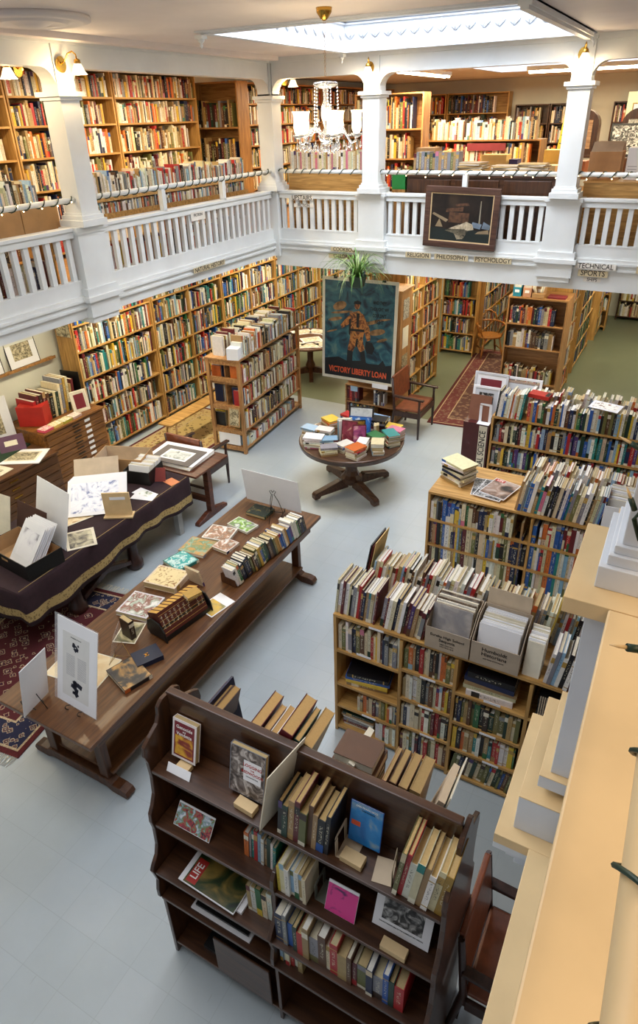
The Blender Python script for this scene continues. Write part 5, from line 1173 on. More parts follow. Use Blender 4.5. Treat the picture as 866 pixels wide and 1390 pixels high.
for s_ in (-1, 1): part('stretcher', OW, wc, lambda m: m.tube([(s_*.2, -.2, .18), (s_*.2, .2, .18)], .012, 8))

# rugs
def rug(M, w, d, label, field, border, fringe=False, cat='rug'):
    r = thing('oriental_rug', label, cat, M)
    part('rug_pile', [rug_mat(label.split()[0]+'_field', field, 10), rug_mat(label.split()[0]+'_border', border, 14), plain('rug_edge_red', '#5c1a1c', .95, var=.2, scale=60), plain('rug_guard', '#c3ab86', .95, var=.2, scale=70)], r,
         lambda m: (m.box(-w/2, -d/2, 0, w/2, d/2, .008, 2), m.box(-w/2+.05, -d/2+.05, .008, w/2-.05, d/2-.05, .0088, 3), m.box(-w/2+.07, -d/2+.07, .0088, w/2-.07, d/2-.07, .0094, 1),
                    m.box(-w/2+.28, -d/2+.28, .0094, w/2-.28, d/2-.28, .01, 3), m.box(-w/2+.30, -d/2+.30, .01, w/2-.30, d/2-.30, .0106, 0)))
    if fringe:
        def fr(m):
            rr = random.Random(3)
            for s_ in (-1, 1):
                for i in range(int(w/.012)):
                    x = -w/2+i*.012+rr.uniform(0, .006); m.tube([(x, s_*d/2, .005), (x+rr.uniform(-.01, .01), s_*(d/2+.05), .006), (x+rr.uniform(-.02, .02), s_*(d/2+.1), .003)], .0028, 3)
        part('fringe', PAPER, r, fr, kind='stuff')
rug(T(-5.02, 2.86, 0) @ RZ(8), 1.7, 2.1, 'deep red oriental rug with cream fringe at the left edge', ['#15182c', '#4e1519', '#6a1c1e', '#b9a98a', '#571a1e', '#1a1a30', '#6a1c1e', '#a89878', '#4e1519'], ['#1a1a30', '#541a1e', '#b0a080', '#1a1a30', '#7a5a52', '#4e1519', '#c0ae8c', '#20203a'], True)
rug(T(-2.98, 12.0, 0) @ RZ(5), 1.15, 4.3, 'muted red patterned runner rug under the far gallery', ['#5a4a3a', '#7a5a48', '#8a7a5c', '#6a3a34', '#a09070', '#6a3230', '#7c6a54', '#5a3a34'], ['#6a3230', '#8a6a54', '#5a3a34', '#9a8a6c', '#7a4640', '#5a3230', '#8a6a54', '#6a3230'])
rug(T(-6.75, 7.75, 0), 1.25, 1.9, 'worn gold and brown rug by the left bookcases', ['#8a7440', '#a8925a', '#6e5a34', '#7c6a3c', '#b9a066'], ['#93805a', '#6c5a34', '#a58f58', '#8a4a3a', '#b8a068'])

# ================================================================== island case
IM = T(-5.60, 9.45, 0) @ RZ(-85.5) @ T(0, -.0, 0)
IMf = T(-5.47, 7.45, 0) @ RZ(94.5)        # front faces +X, local x runs away from the camera
IW, IH, ID = 2.03, 1.5, .58
isl = thing('book_cart', 'open brown double-sided book shelf standing free on the left floor', 'bookcase', IMf)
for x in (0, IW-.05):
    for y in (0, ID-.05): part('post', MAPLEZ, isl, lambda m: m.box(x, y, 0, x+.05, y+.05, IH))
    for z in (.08, .36, .75, 1.2, 1.47): part('end_rail', MAPLE, isl, lambda m: m.box(x+.008, .05, z-.04, x+.042, ID-.05, z+.03))
IL = [.10, .40, .78, 1.14]
for z in IL: part('shelf', MAPLE, isl, lambda m: m.box(.0501, .004, z-.03, IW-.0501, ID-.004, z))
part('top_board', MAPLE, isl, lambda m: m.box(-.01, -.01, IH, IW+.01, ID+.01, IH+.03), .004)
part('center_panel', MAPLE, isl, lambda m: m.box(.051, ID/2-.006, .12, IW-.051, ID/2+.006, IH-.001))
part('end_panel', WHITE, isl, lambda m: m.box(.012, .1, .13, .03, ID-.1, .32))
for j, (z, H) in enumerate(zip(IL, (.26, .34, .32, .33))):
    for Ms in (IMf, IMf @ T(IW, ID, 0) @ RZ(180)):
        if j == 0: row(Ms @ T(.1, .02, z), 1.7, .2, 'pale', '', '', False, hr=(.12, .18), tr=(.03, .06)); continue
        row(Ms @ T(.06, .012, z), IW-.12, H, 'warm', '', '', False, hr=(.2, H*.92), tr=(.018, .04), cols=None, fill=U(.95, 1))
row(IMf @ T(.12, .0, IH+.031), 1.85, .5, 'pale', '', '', False, hr=(.22, .32), tr=(.02, .045), dr=(.17, .23))
row(IMf @ T(.1, .3, IH+.031), 1.85, .5, 'warm', '', '', False, hr=(.22, .32), tr=(.02, .045), dr=(.17, .23))
flat('booklet', IMf @ T(-.02, .15, .62) @ RZ(-90) @ RX(82), .2, .3, .006, [CARD, OLDP], 'brown booklet leaning on the near end of the island shelf', 'booklet', inset=(.02,)*4)
tag(MB().box(-.09, -.09, 0, .09, .09, .17).build('book_box', [WHITE], M=IMf @ T(.07, .1, IH+.031) @ RZ(10)), 'white box at the near end on top of the island shelf', 'box')

# ================================================================== left wall bookcases
LL = [.12, .52, .90, 1.30, 1.72, 2.1]
for i, (y0, w) in enumerate(((6.30, 1.65), (7.97, 1.88), (9.87, 1.85), (11.74, 1.88), (13.64, 1.9), (15.56, 2.0))):
    nm = ['nearest', 'second', 'third', 'fourth', 'fifth', 'last'][i]
    case(-7.47, y0, 90, w, 2.5, .36, LL, 'tall pine bookcase on the left wall, %s in the run under the gallery' % nm, 'bright', divs=((w/2,) if i else ()), pf=(.9, 1))
part_b = thing('bench', 'light wood plank bench in front of the left wall bookcases', 'bench', T(-6.62, 7.7, 0))
part('seat', PINE, part_b, lambda m: m.box(-.13, -.75, .47, .13, .75, .50), .004)
for s_ in (-1, 1):
    for x in (-.09, .09): part('leg', PINEZ, part_b, lambda m: m.tube([(x*1.2, s_*.66, 0), (x, s_*.58, .469)], .022, 4))
# picture ledge with prints on the left wall
lg = thing('picture_ledge', 'narrow brown ledge on the left wall holding white-matted prints', 'ledge', T(-7.9, 5.2, 1.66))
part('ledge_board', OAK, lg, lambda m: m.box(0, -1.2, -.02, .09, 1.0, 0)); part('lip', OAK, lg, lambda m: m.box(.08, -1.2, 0, .09, 1.0, .02))
for i, (y, w) in enumerate(((5.72, .5), (5.12, .5), (4.5, .5))):
    framed(T(-7.85, y, 1.665) @ RZ(90), w, .42, [BLACK, WHITE, OLDP], 'white-matted sepia print on the wall ledge, %s' % ['nearest the bookcase', 'middle of three', 'farthest from the bookcase'][i], fw=.008, lean=-8, mat_w=.09)
framed(T(-7.6, 6.24, 1.95) @ RZ(0), .3, .5, [OAK, OLDP], 'dark engraved picture on the end of the nearest left wall bookcase', fw=.01, lean=0)

# ================================================================== plan files
def planfile(name, y0, y1, x0, x1, h, nd, label, mat, labels):
    r = thing('plan_chest', label, 'plan chest', T(0, 0, 0), 'plan chests on the left wall')
    part('carcass', mat, r, lambda m: m.box(x0, y0, 0, x1-.02, y1, h-.03)); part('top_board', mat, r, lambda m: m.box(x0, y0-.01, h-.029, x1+.01, y1+.01, h), .004)
    dh = (h-.12)/nd
    for i in range(nd):
        z = .08+i*dh
        d = part('drawer', mat, r, lambda m: m.box(x1-.0195, y0+.03, z+.006, x1, y1-.03, z+dh-.006), .003)
        part('pull', BRASS if not labels else BLACK, d, lambda m: m.box(x1+.0005, (y0+y1)/2-.06, z+dh*.45, x1+.012, (y0+y1)/2+.06, z+dh*.6))
        part('label_holder', WHITE, d, lambda m: m.box(x1+.0005, (y1 if labels else y0)+(-.38 if labels else .14), z+dh*.3, x1+.004, (y1 if labels else y0)+(-.28 if labels else .24), z+dh*.75))
planfile('a', 5.17, 6.25, -7.87, -7.1, .98, 10, 'taller oak plan chest with labelled drawers holding red portfolios', MAHOG, True)
planfile('b', 3.7, 5.14, -7.87, -6.87, .80, 6, 'lower brown plan chest with prints laid on top at the left edge', TAB, False)
pz = T(-7.8, 5.35, .985) @ RZ(90)
PFC = ['red', 'maroon', 'dark brown', 'maroon', 'brown', 'black', 'cream', 'dark green', 'cream', 'grey', 'gold', 'cream', 'tan', 'maroon']
x = 5.33
for i, cn in enumerate(PFC):
    t = .05 if i < 6 else .04; h = U(.34, .46) if i else .34
    if i in (9, 10, 11): h = .5
    book(T(-7.42+.0, x, .985) @ RZ(90) @ RY(4), t, h, .34, cn, '%s portfolio, %s from the left in the row on the taller plan chest' % (cn, ordn(i)), 'portfolios on the taller plan chest'); x += t+.008
mb = MB(); mb.box(0, 0, 0, .32, .01, .5); tag(mb.build('board_folder', BLACK, M=T(-7.72, 6.14, .985) @ RZ(8)), 'large black portfolio standing at the right end on the taller plan chest', 'folder')
mb = MB(); mb.box(0, 0, 0, .36, .25, .28); tag(mb.build('slipcase', REDI, M=T(-7.6, 5.2, .985) @ RZ(30)), 'bright red slipcase at the near end on the taller plan chest', 'slipcase')
framed(T(-7.22, 5.98, .985) @ RZ(75), .25, .31, [PAPER, PAPER, MAROON], 'small cream-framed maroon picture standing on the taller plan chest', fw=.03, mat_w=.02)
for i, (c_, nm) in enumerate((('#d8506a', 'pink'), ('#e0c46a', 'yellow'), ('#b8b040', 'green'), ('#c8a8a0', 'rose'))):
    flat('note_pad', T(-7.19, 5.28+i*.17, .982) @ RZ(3), .14, .16, .035, [plain('pad_'+nm, c_, .7), printed('pad_'+nm+'_print', [c_, '#f0ece0', c_, '#f0ece0'], 18, seed=80+i)], '%s-striped box of cards on the front of the taller plan chest' % nm, 'card box', inset=(0, 0, 0, 0), group='striped card boxes')
flat('matted_print', T(-7.14, 4.82, .803) @ RZ(30), .55, .42, .01, [WHITE, PAPER, OLDP], 'white-matted map print lying at the corner of the lower plan chest', 'print', inset=(.07,)*4)
flat('print', T(-7.3, 4.25, .803) @ RZ(5), .7, .5, .006, [PAPER, OLDP], 'cream print lying at the near end of the lower plan chest', 'print', inset=(.08,)*4)
flat('portfolio', T(-7.55, 4.78, .803) @ RZ(10), .5, .6, .02, [plain('dark_green_board', '#1f3a26', .5)], 'dark green portfolio under the matted map print', 'portfolio')
framed(T(-7.70, 4.9, .83) @ RZ(70), .5, .62, [WHITE, WHITE, OLDP], 'tall white-matted print leaning on the wall above the lower plan chest', fw=.02, mat_w=.1)
mb = MB(); mb.box(-.16, 0, 0, .16, .02, .22); mb.box(-.09, -.001, .08, .07, 0, .15, 1)
tag(mb.build('purple_folder', [plain('purple_board', '#5a3550', .6), PAPER], M=T(-7.36, 4.86, .82) @ RZ(60) @ RX(-35)), 'dull purple folder with a cream label leaning by the matted print', 'folder')

# ================================================================== cloth-covered table
CLX0, CLX1, CLY0, CLY1, CLZ = -5.98, -4.86, 2.85, 5.38, .77
ct = thing('draped_table', 'dark carved table under a plum cloth, left of the long table', 'table', T((CLX0+CLX1)/2, (CLY0+CLY1)/2, 0))
part('table_top', WAL, ct, lambda m: m.box(-.52, -1.22, .72, .52, 1.22, .76))
for y in (-.58, .30):
    part('leg', CHAIRW, ct, lambda m: m.lathe([(.07, 0), (.1, .03), (.1, .09), (.07, .13), (.06, .3), (.09, .42), (.07, .55), (.05, .62), (.07, .719)], 14, c=(.42, y)))
    part('leg', CHAIRW, ct, lambda m: m.lathe([(.07, 0), (.1, .03), (.1, .09), (.07, .13), (.06, .3), (.09, .42), (.07, .55), (.05, .62), (.07, .719)], 14, c=(-.42, y)))
part('arched_base', CHAIRW, ct, lambda m: m.prism([(-.5, .1), (-.38, .14), (-.14, .22), (.1, .14), (.22, .1), (.22, .16), (.1, .2), (-.14, .3), (-.38, .2), (-.5, .16)], .37, .46, 'x'), .006)
part('leg', plain('grey_leg', '#a9a9a4', .5), ct, lambda m: m.box(.40, 1.06, 0, .48, 1.14, .719), .004, label='pale grey leg')
PLUM = plain('plum_cloth', '#2d171e', .9, var=.12, scale=20)
GOLDB = rug_mat('gold_woven_band', ['#8f7a4c', '#a8905c', '#5c4630', '#9c8450', '#3d2b22', '#9c8450', '#a8905c'], 34)
def cloth(m):
    nx, ny = 4, 60; drop = .36
    per = []
    def edge(P, n_, out):
        for i in range(n_):
            per.append((P(i/n_), out))
    edge(lambda u: (CLX1, CLY0+u*(CLY1-CLY0)), 70, (1, 0)); edge(lambda u: (CLX1-u*(CLX1-CLX0), CLY1), 30, (0, 1)); edge(lambda u: (CLX0, CLY1-u*(CLY1-CLY0)), 50, (-1, 0)); edge(lambda u: (CLX0+u*(CLX1-CLX0), CLY0), 30, (0, -1))
    N = len(per); K = 9; idx = []
    for i, ((x, y), o) in enumerate(per):
        for k in range(K):
            u = k/(K-1); w_ = .022*u*math.sin(i*.52+1.2*math.sin(i*.13))+.03*u
            zz = CLZ+.004-drop*u*(1+.16*math.sin(i*.09+.5)) if k else CLZ+.004
            if k == 1: zz = CLZ-.012
            idx.append((x+o[0]*(w_+(.008 if k else 0)), y+o[1]*(w_+(.008 if k else 0)), zz))
    b = m.vs(idx)
    for i in range(N):
        j = (i+1) % N
        for k in range(K-1):
            m.face([b+i*K+k, b+i*K+k+1, b+j*K+k+1, b+j*K+k], 1 if k in (5, 6) else (2 if k in (4, 7) and 0 else 0), sm=k > 0)
    m.face([b+i*K for i in range(N)], 0)
cl_ = MB(); cloth(cl_); o = cl_.build('tablecloth', [PLUM, GOLDB, BLACK]); tag(o, 'plum tablecloth with a gold woven border draped over the left table', 'tablecloth')
sol = o.modifiers.new('thick', 'SOLIDIFY'); sol.thickness = .003
part('gold_stripe', plain('gold_thread', '#a58a55', .7), o, lambda m: m.tube([(CLX1-.02, CLY0+.02, CLZ+.006), (CLX1-.02, CLY1-.02, CLZ+.006)], .004, 5))
zc = CLZ+.008
# black box with mounted sheets
def openbox(M, w, d, h, label, m_out, m_in, t=.006, slot=True):
    r = thing('storage_box', label, 'box', M)
    part('box_body', [m_out, m_in], r, lambda m: (m.box(0, 0, 0, w, t, h), m.box(0, d-t, 0, w, d, h), m.box(0, t, 0, t, d-t, h), m.box(w-t, t, 0, w, d-t, h), m.box(t, t, 0, w-t, d-t, t, 1),
        m.box(t, t, t, t+.002, d-t, h-.001, 1), m.box(w-t-.002, t, t, w-t, d-t, h-.001, 1), m.box(t+.002, d-t-.002, t, w-t-.002, d-t, h-.001, 1)))
    if slot: part('hand_slot', m_in, r, lambda m: (m.prism([(w/2-.05+.0*a, h-.06) for a in (0,)]+[(w/2+.05, h-.06), (w/2+.05, h-.035), (w/2-.05, h-.035)], -.0015, -.0002, 'y')))
    return r
openbox(T(-5.62, 3.1, zc) @ RZ(-6), .72, .40, .17, 'black open box holding mounted sheets on the plum cloth', BLACK, CARD)
MS = printed('mounted_sheet', ['#f2f1f4', '#f2f1f4', '#e6e4ea', '#8a8890'], 5, seed=91)
for i in range(6):
    mb = MB(); mb.box(-.18, 0, 0, .18, .003, .44); mb.box(-.13, -.0006, .08, .13, 0, .36, 1)
    tag(mb.build('mounted_print', [WHITE, MS if i == 0 else WHITE], M=T(-5.22+.01*i, 3.16+i*.02, zc+.012) @ RZ(-8+U(-3, 3)) @ RX(-38)), '%s white mounted sheet from the front in the black box' % ordn(i), 'print', 'white mounted sheets in the black box')
for i, (w, h, m_, lab) in enumerate(((.62, .62, WHITE, 'large white board leaning behind the black box on the plum cloth'), (.5, .40, plain('dark_brown_board', '#46261c', .6), 'dark brown board leaning just behind the black box'), (.42, .46, PAPER, 'cream board leaning at the far left behind the black box'))):
    x, y = ((-5.3, 3.62), (-5.45, 3.5), (-5.92, 3.45))[i]
    mb = MB(); mb.box(-w/2, 0, 0, w/2, .006, h); tag(mb.build('mat_board', m_, M=T(x, y, zc) @ RZ(-12+i*6) @ RX(-16)), lab, 'board')
flat('print', T(-5.02, 3.78, zc) @ RZ(-38), .36, .30, .004, [PAPER, printed('photo_brown', ['#3c3a36', '#7a7468', '#b0a88f', '#cfc7a8'], 9, seed=92)], 'old brown photograph mounted on card lying on the plum cloth', inset=(.03,)*4)
flat('print', T(-5.5, 4.08, zc) @ RZ(-20), .44, .36, .004, [PAPER, printed('buff_map', ['#c8a878', '#dcc49a', '#e8d8b4', '#b89058'], 6, seed=93)], 'large buff sheet lying behind the white prints on the plum cloth', inset=(.02,)*4)
# leaning stack of white prints with wooden easel
WP = printed('blue_ink_print', ['#f4f5fa', '#f4f5fa', '#dfe2ee', '#7a86b0'], 7, seed=94, dist=3)
for i in range(7):
    mb = MB(); mb.box(-.3, 0, 0, .3, .006, .46); mb.box(-.26, -.0006, .04, .26, 0, .42, 1)
    tag(mb.build('mounted_print', [WHITE, WP if i == 0 else WHITE], M=T(-5.22, 4.18+i*.014, zc+.02+i*.004) @ RZ(38) @ RX(-58)), ('large white print with a blue ink scene leaning on top of its stack' if i == 0 else '%s white mounted sheet beneath the large blue ink print' % ordn(i)), 'print', None if i == 0 else 'white sheets beneath the blue ink print')
mb = MB(); mb.box(-.26, 0, 0, .26, .004, .4); tag(mb.build('board', CARDP, M=T(-5.62, 4.62, zc+.02) @ RZ(38) @ RX(-45)), 'pale brown card leaning behind the large blue ink print', 'board')
be = thing('print_rack', 'light brown wooden stop with a label holding the stack of white prints', 'rack', T(-4.97, 4.3, zc) @ RZ(30))
part('back_board', LIGHTW, be, lambda m: m.box(-.15, 0, .02, .15, .02, .30), .003)
part('base', LIGHTW, be, lambda m: m.box(-.16, -.05, 0, .16, .08, .019), .003)
part('label_card', WHITE, be, lambda m: m.box(-.07, -.002, .215, .1, -.0005, .25))
# cardboard box and black box of cards
openbox(T(-5.92, 4.9, zc) @ RZ(20), .62, .36, .24, 'brown cardboard box at the far end of the plum cloth', CARD, CARDP, slot=False)
openbox(T(-5.46, 4.92, zc) @ RZ(12), .34, .34, .17, 'small black box full of white envelopes on the plum cloth', BLACK, BLACK, slot=False)
folio(T(-5.43, 4.96, zc+.01) @ RZ(12), 20, .28, .21, .014, 'white envelopes filed in the small black box', 'envelopes', [WHITE, PAPER])
mb = MB(); mb.box(-.12, 0, 0, .12, .012, .17); tag(mb.build('red_card', plain('brick_red_card', '#8e3b34', .6), M=T(-5.14, 5.1, zc) @ RZ(25) @ RX(-22)), 'brick red card standing at the far end of the plum cloth', 'card')
flat('envelope', T(-5.06, 4.82, zc) @ RZ(-6), .3, .14, .003, [WHITE, printed('envelope_sketch', ['#f2f2f0', '#f2f2f0', '#e4e6dd', '#8a967a'], 12, seed=95)], 'white envelope with a small green sketch on the plum cloth', 'envelope', inset=(.06, .02, .06, .02))
flat('envelope', T(-5.02, 4.75, zc) @ RZ(14), .28, .13, .002, [WHITE], 'plain white envelope under the sketched one', 'envelope')
flat('card', T(-4.96, 5.18, zc) @ RZ(-14), .17, .13, .003, [plain('orange_card', '#d6814f', .6)], 'orange card in a clear sleeve on the plum cloth', 'card')
# small print table
st_ = thing('print_table', 'small red-brown trestle table under matted prints', 'table', T(-5.3, 5.74, 0))
RT = wood('red_walnut', '#3d1c12', '#6a3a24', .35, axis='X')
part('table_top', RT, st_, lambda m: m.box(-.55, -.32, .735, .52, .36, .765), .006)
for x in (-.42, .42):
    part('leg', RT, st_, lambda m: m.box(x-.04, -.03, .09, x+.04, .05, .734), .004); part('foot', RT, st_, lambda m: m.prism([(-.3, 0), (.32, 0), (.32, .04), (.1, .1), (-.08, .1), (-.3, .04)], x-.035, x+.035, 'x'), .004)
part('stretcher', RT, st_, lambda m: m.box(-.38, -.01, .2, .38, .03, .28))
for i in range(4): flat('matted_sheet', T(-5.32, 5.76+.004*i, .768+i*.011) @ RZ(2+i*1.2), .74, .54, .010, [WHITE if i % 2 else PAPER], '%s sheet of the flat stack of boards on the small print table' % ('lowest', 'second', 'third', 'upper')[i], 'board', 'flat stack of boards on the small print table')
flat('matted_print', T(-5.3, 5.72, .813) @ RZ(4), .62, .44, .008, [plain('grey_mat', '#6a625c', .7), WHITE, printed('grey_seascape', ['#c8ccc8', '#d8dad4', '#aab0a8', '#6a7068'], 8, seed=96)], 'grey-matted seascape print on top of the stack on the small table', 'print', inset=(.11, .09, .11, .09))
# far round table under the gallery
fr_ = thing('round_table', 'light round table covered with papers beyond the island shelf', 'table', T(-6.35, 11.1, 0))
part('table_top', TAB, fr_, lambda m: m.lathe([(.72, .70), (.75, .71), (.75, .74), (.72, .745)], 32)); part('pedestal', TABZ, fr_, lambda m: m.lathe([(.08, .1), (.1, .2), (.06, .3), (.06, .7)], 12))
for k in range(4): part('leg', TABZ, fr_, lambda m: m.prism([(.04, .04), (.04, .18), (.3, .1), (.5, .06), (.5, 0), (.4, 0)], -.04, .04, 'x'), M=RZ(30+90*k))
for i, (a, r_) in enumerate(((-60, .5), (-25, .48), (10, .5), (-95, .48), (55, .45), (95, .45), (140, .45), (-140, .45), (-45, .12))):
    flat('paper_sheet', T(-6.35+r_*math.cos(math.radians(a)), 11.1+r_*math.sin(math.radians(a)), .746) @ RZ(a), .3, .4, .01, [WHITE, printed('leaf_print', ['#ece6d4', '#e4dcc4', '#b8a888', '#ece6d4'], 8, seed=100)], 'printed sheet lying on the far light round table', 'print', group='sheets on the far light round table', inset=(.03,)*4)

# ================================================================== UPSTAIRS
UL = [.08, .45, .86, 1.24, 1.60, 1.92]
for i, (y0, w) in enumerate(((4.25, 1.82), (6.09, 1.76), (7.87, 1.84))):
    case(-7.5, y0, 90, w, 2.22, .34, UL, 'tall amber pine bookcase on the upper left gallery wall, %s' % ('nearest', 'middle of three', 'farthest of three')[i], 'warm', z=ZG, pf=(.85, 1))
case(-7.5, 2.4, 90, 1.8, 2.22, .34, UL, 'tall amber pine bookcase at the upper left picture edge', 'warm', z=ZG)
case(-7.85, 9.98, 0, .95, 2.12, .32, [.08, .5, .95, 1.5], 'pine bookcase of brown bound sets set across the upper left gallery', 'old', z=ZG, wood_='oak', hr=(.3, .4), tr=(.03, .05))
for i, (y0, w) in enumerate(((10.75, 1.4), (12.17, 1.8), (14.0, 1.9), (15.95, 1.9))):
    case(-7.5, y0, 90, w, 2.15, .34, [.08, .45, .82, 1.18, 1.52, 1.85], 'tall oak bookcase on the upper far left wall, %s from the corner column' % ORD[i], 'warm', z=ZG, wood_='maple', pf=(.8, 1))
case(-6.95, 17.65, 0, .9, 2.0, .34, UL[:5], 'narrow pine bookcase in the upper far corner', 'warm', z=ZG)
case(-6.02, 17.65, 0, 1.5, 2.0, .34, UL[:5], 'wide pine bookcase on the upper far wall behind the fluorescent tube', 'dark', z=ZG)
for i, (x, lab) in enumerate(((-4.35, 'dark bookcase with slatted crest on the upper far wall'), (-3.55, 'dark bookcase beside the yellow banner on the upper far wall'), (-2.2, 'dark bookcase left of the last column on the upper far wall'), (-.9, 'dark bookcase at the upper right edge'))):
    case(x, 17.65, 0, .78 if i < 3 else 1.6, 1.72, .3, [.08, .5, .95, 1.35], lab, 'warm' if i else 'old', z=ZG, wood_='dark')
def arch_frame(m):
    po = [(-.28, 0), (-.28, .5)]+[(-.28*math.cos(t*PI/10), .5+.26*math.sin(t*PI/10)) for t in range(1, 10)]+[(.28, .5), (.28, 0)]
    m.prism(po[::-1], 0, .3, 'y')
for i, (x, y) in enumerate(((-2.3, 14.6), (-1.35, 14.6))):
    r = thing('arched_cabinet', 'dark arched radio-like cabinet %s of the last column upstairs' % ('just left', 'just right')[i], 'cabinet', T(x, y, 3.85))
    part('cabinet_body', WALZ, r, arch_frame); part('front_panel', [MAPLE, OLDP][i], r, lambda m: m.box(-.17, -.006, .1, .17, -.001, .58))
    o = thing('side_table', 'dark table under the arched cabinet upstairs', 'table', T(x, y+.15, ZG), 'tables under the arched cabinets')
    part('table_top', WAL, o, lambda m: m.box(-.4, -.3, .80, .4, .3, .848)); [part('leg', WALZ, o, lambda m: m.box(a-.03, b-.03, 0, a+.03, b+.03, .799)) for a in (-.35, .35) for b in (-.25, .25)]
mb = MB(); mb.box(-.12, 0, 0, .12, .006, 1.1); mb.box(-.12, -.001, .0, .12, 0, .02, 1); [mb.box(-.1, -.001, .12+k*.16, .1, 0, .135+k*.16, 1) for k in range(6)]
tag(mb.build('yellow_banner', [plain('yellow_cloth', '#e0cc3a', .7), INK], M=T(-2.9, 16.2, 3.85) @ RY(6)), 'narrow yellow banner hanging left of the last far column', 'banner')
BAN = thing('framed_notice', 'pale yellow framed notice right of the last column upstairs', 'poster', T(-1.42, 15.0, 4.15))
part('poster_sheet', plain('pale_yellow', '#ece09a', .7), BAN, lambda m: m.box(-.22, 0, 0, .26, .01, .72)); part('picture', PAPER, BAN, lambda m: m.box(-.1, -.003, .18, .16, -.0005, .52)); part('picture_frame', GOLDW, BAN, lambda m: (m.box(-.12, -.005, .16, .18, -.002, .18), m.box(-.12, -.005, .52, .18, -.002, .54), m.box(-.12, -.005, .18, -.1, -.002, .52), m.box(.16, -.005, .18, .18, -.002, .52)))
part('stand', OAK, BAN, lambda m: m.box(-.03, .011, -1.15, .03, .05, .7))
# books behind the left rail: two-level case with a pale wood edge
for i, (y0, y1) in enumerate(((5.33, 8.45), (2.6, 4.85))):
    r = thing('bookcase', ['long low pine rail case behind the left gallery balustrade', 'low pine rail case behind the balustrade at the left picture edge'][i], 'bookcase', T(0, 0, ZG))
    x0, x1 = -6.15, -5.78
    for z in (.12, .66, .88): part('shelf', PINE, r, lambda m: m.box(x0, y0, z-.025, x1, y1, z))
    part('front_lip', PINE, r, lambda m: m.box(x1, y0, .655, x1+.012, y1, .73)); part('upper_lip', PINE, r, lambda m: m.box(x1, y0, .85, x1+.012, y1, .915))
    for y in (y0, (y0+y1)/2, y1-.02): part('upright', PINEZ, r, lambda m: m.box(x0, y, 0, x1, y+.02, .654))
    M_ = T(x1-.012, y0+.02, ZG) @ RZ(90)
    row(M_ @ T(0, 0, .881), y1-y0-.05, .4, 'pale', '', '', False, hr=(.17, .27), tr=(.014, .03), cols=None)
    row(M_ @ T(0, 0, .661), y1-y0-.05, .2, 'pale', '', '', False, hr=(.16, .185), tr=(.014, .03))
    row(M_ @ T(0, 0, .121), y1-y0-.05, .5, 'warm', '', '', False, hr=(.2, .3), tr=(.02, .04))
mb = MB(); mb.box(0, 0, 0, .03, .75, .24); mb.box(0, .76, 0, .03, 1.2, .24); tag(mb.build('cardboard_sheet', CARD, M=T(-5.74, 3.75, ZG+.66)), 'brown cardboard flap behind the rail at the left picture edge', 'cardboard')
# behind the far rail
r = thing('bookcase', 'low orange-brown rail case with books between the corner column and its neighbour', 'bookcase', T(-5.36, YF+.22, ZG))
part('carcass', PINE, r, lambda m: (m.box(0, 0, 0, 1.24, .03, .93), m.box(0, .03, .90, 1.24, .4, .93), m.box(0, .37, 0, 1.24, .4, .899)))
row(T(-5.34, YF+.23, ZG+.931), 1.2, .4, 'pale', '', '', False, hr=(.22, .28), tr=(.018, .035), cols=['cream', 'white', 'cream', 'tan', 'white', 'cream', 'pink', 'cream'])
cab = thing('low_cabinet', 'dark brown panelled cabinets behind the far rail over the painting', 'cabinet', T(-3.55, YF+.25, ZG))
part('cabinet_body', WAL, cab, lambda m: m.box(0, .02, 0, 1.92, .5, .88)); part('top_board', WAL, cab, lambda m: m.box(-.02, 0, .88, 1.94, .52, .905))
for i in range(3): part('door_panel', WALZ, cab, lambda m: m.box(.03+i*.635, .002, .5, .6+i*.635, .019, .85), .004)
tag(MB().box(0, 0, 0, .19, .3, .22).build('crate', [plain('green_plastic', '#12702c', .5)], M=T(-3.78, YF+.3, ZG+.72)), 'green plastic crate beside the dark cabinets behind the far rail', 'crate')
tag(MB().box(0, 0, 0, .19, .3, .718).build('stool', [OAKZ], M=T(-3.78, YF+.3, ZG)), 'brown block stool under the green crate', 'stool')
row(T(-3.5, YF+.35, ZG+.906), .62, .5, 'old', '', '', False, hr=(.24, .27), tr=(.03, .045), cols=['tan', 'grey', 'tan', 'grey', 'tan', 'grey', 'olive'])
tag(MB().box(0, 0, 0, .26, .3, .3).build('box', [CARD], M=T(-3.62, YF+.75, ZG+.9)), 'brown cardboard carton behind the left end of the dark cabinets', 'box')
dt = thing('display_table', 'long table of boxes and papers in the upper far room', 'table', T(-4.2, 10.4, ZG))
part('table_top', OAK, dt, lambda m: m.box(0, 0, .76, 2.9, 1.0, .80)); [part('leg', OAKZ, dt, lambda m: m.box(a, b, 0, a+.06, b+.06, .759)) for a in (.05, 2.8) for b in (.05, .88)]
def papers(x, y, z, n_, lab, w=.34, d=.26, mats=None):
    mb = MB()
    for i in range(n_):
        o_ = mb.M; mb.M = T(U(-.02, .02), U(-.02, .02), i*.012) @ RZ(U(-12, 12)); mb.box(-w/2, -d/2, 0, w/2, d/2, .01, i % 3); mb.M = o_
    tag(mb.build('paper_pile', mats or [PAPER, plain('buff_paper', '#cfae74', .8), CARDP], M=T(x, y, z)), lab, 'papers', kind='stuff')
papers(-2.75, YF+.5, ZG+.906, 12, 'pile of cream papers on the middle of the dark cabinets'); papers(-2.3, YF+.5, ZG+.906, 9, 'pile of cream papers toward the right on the dark cabinets'); papers(-1.95, YF+.5, ZG+.906, 11, 'pile of cream papers beside the last far column')
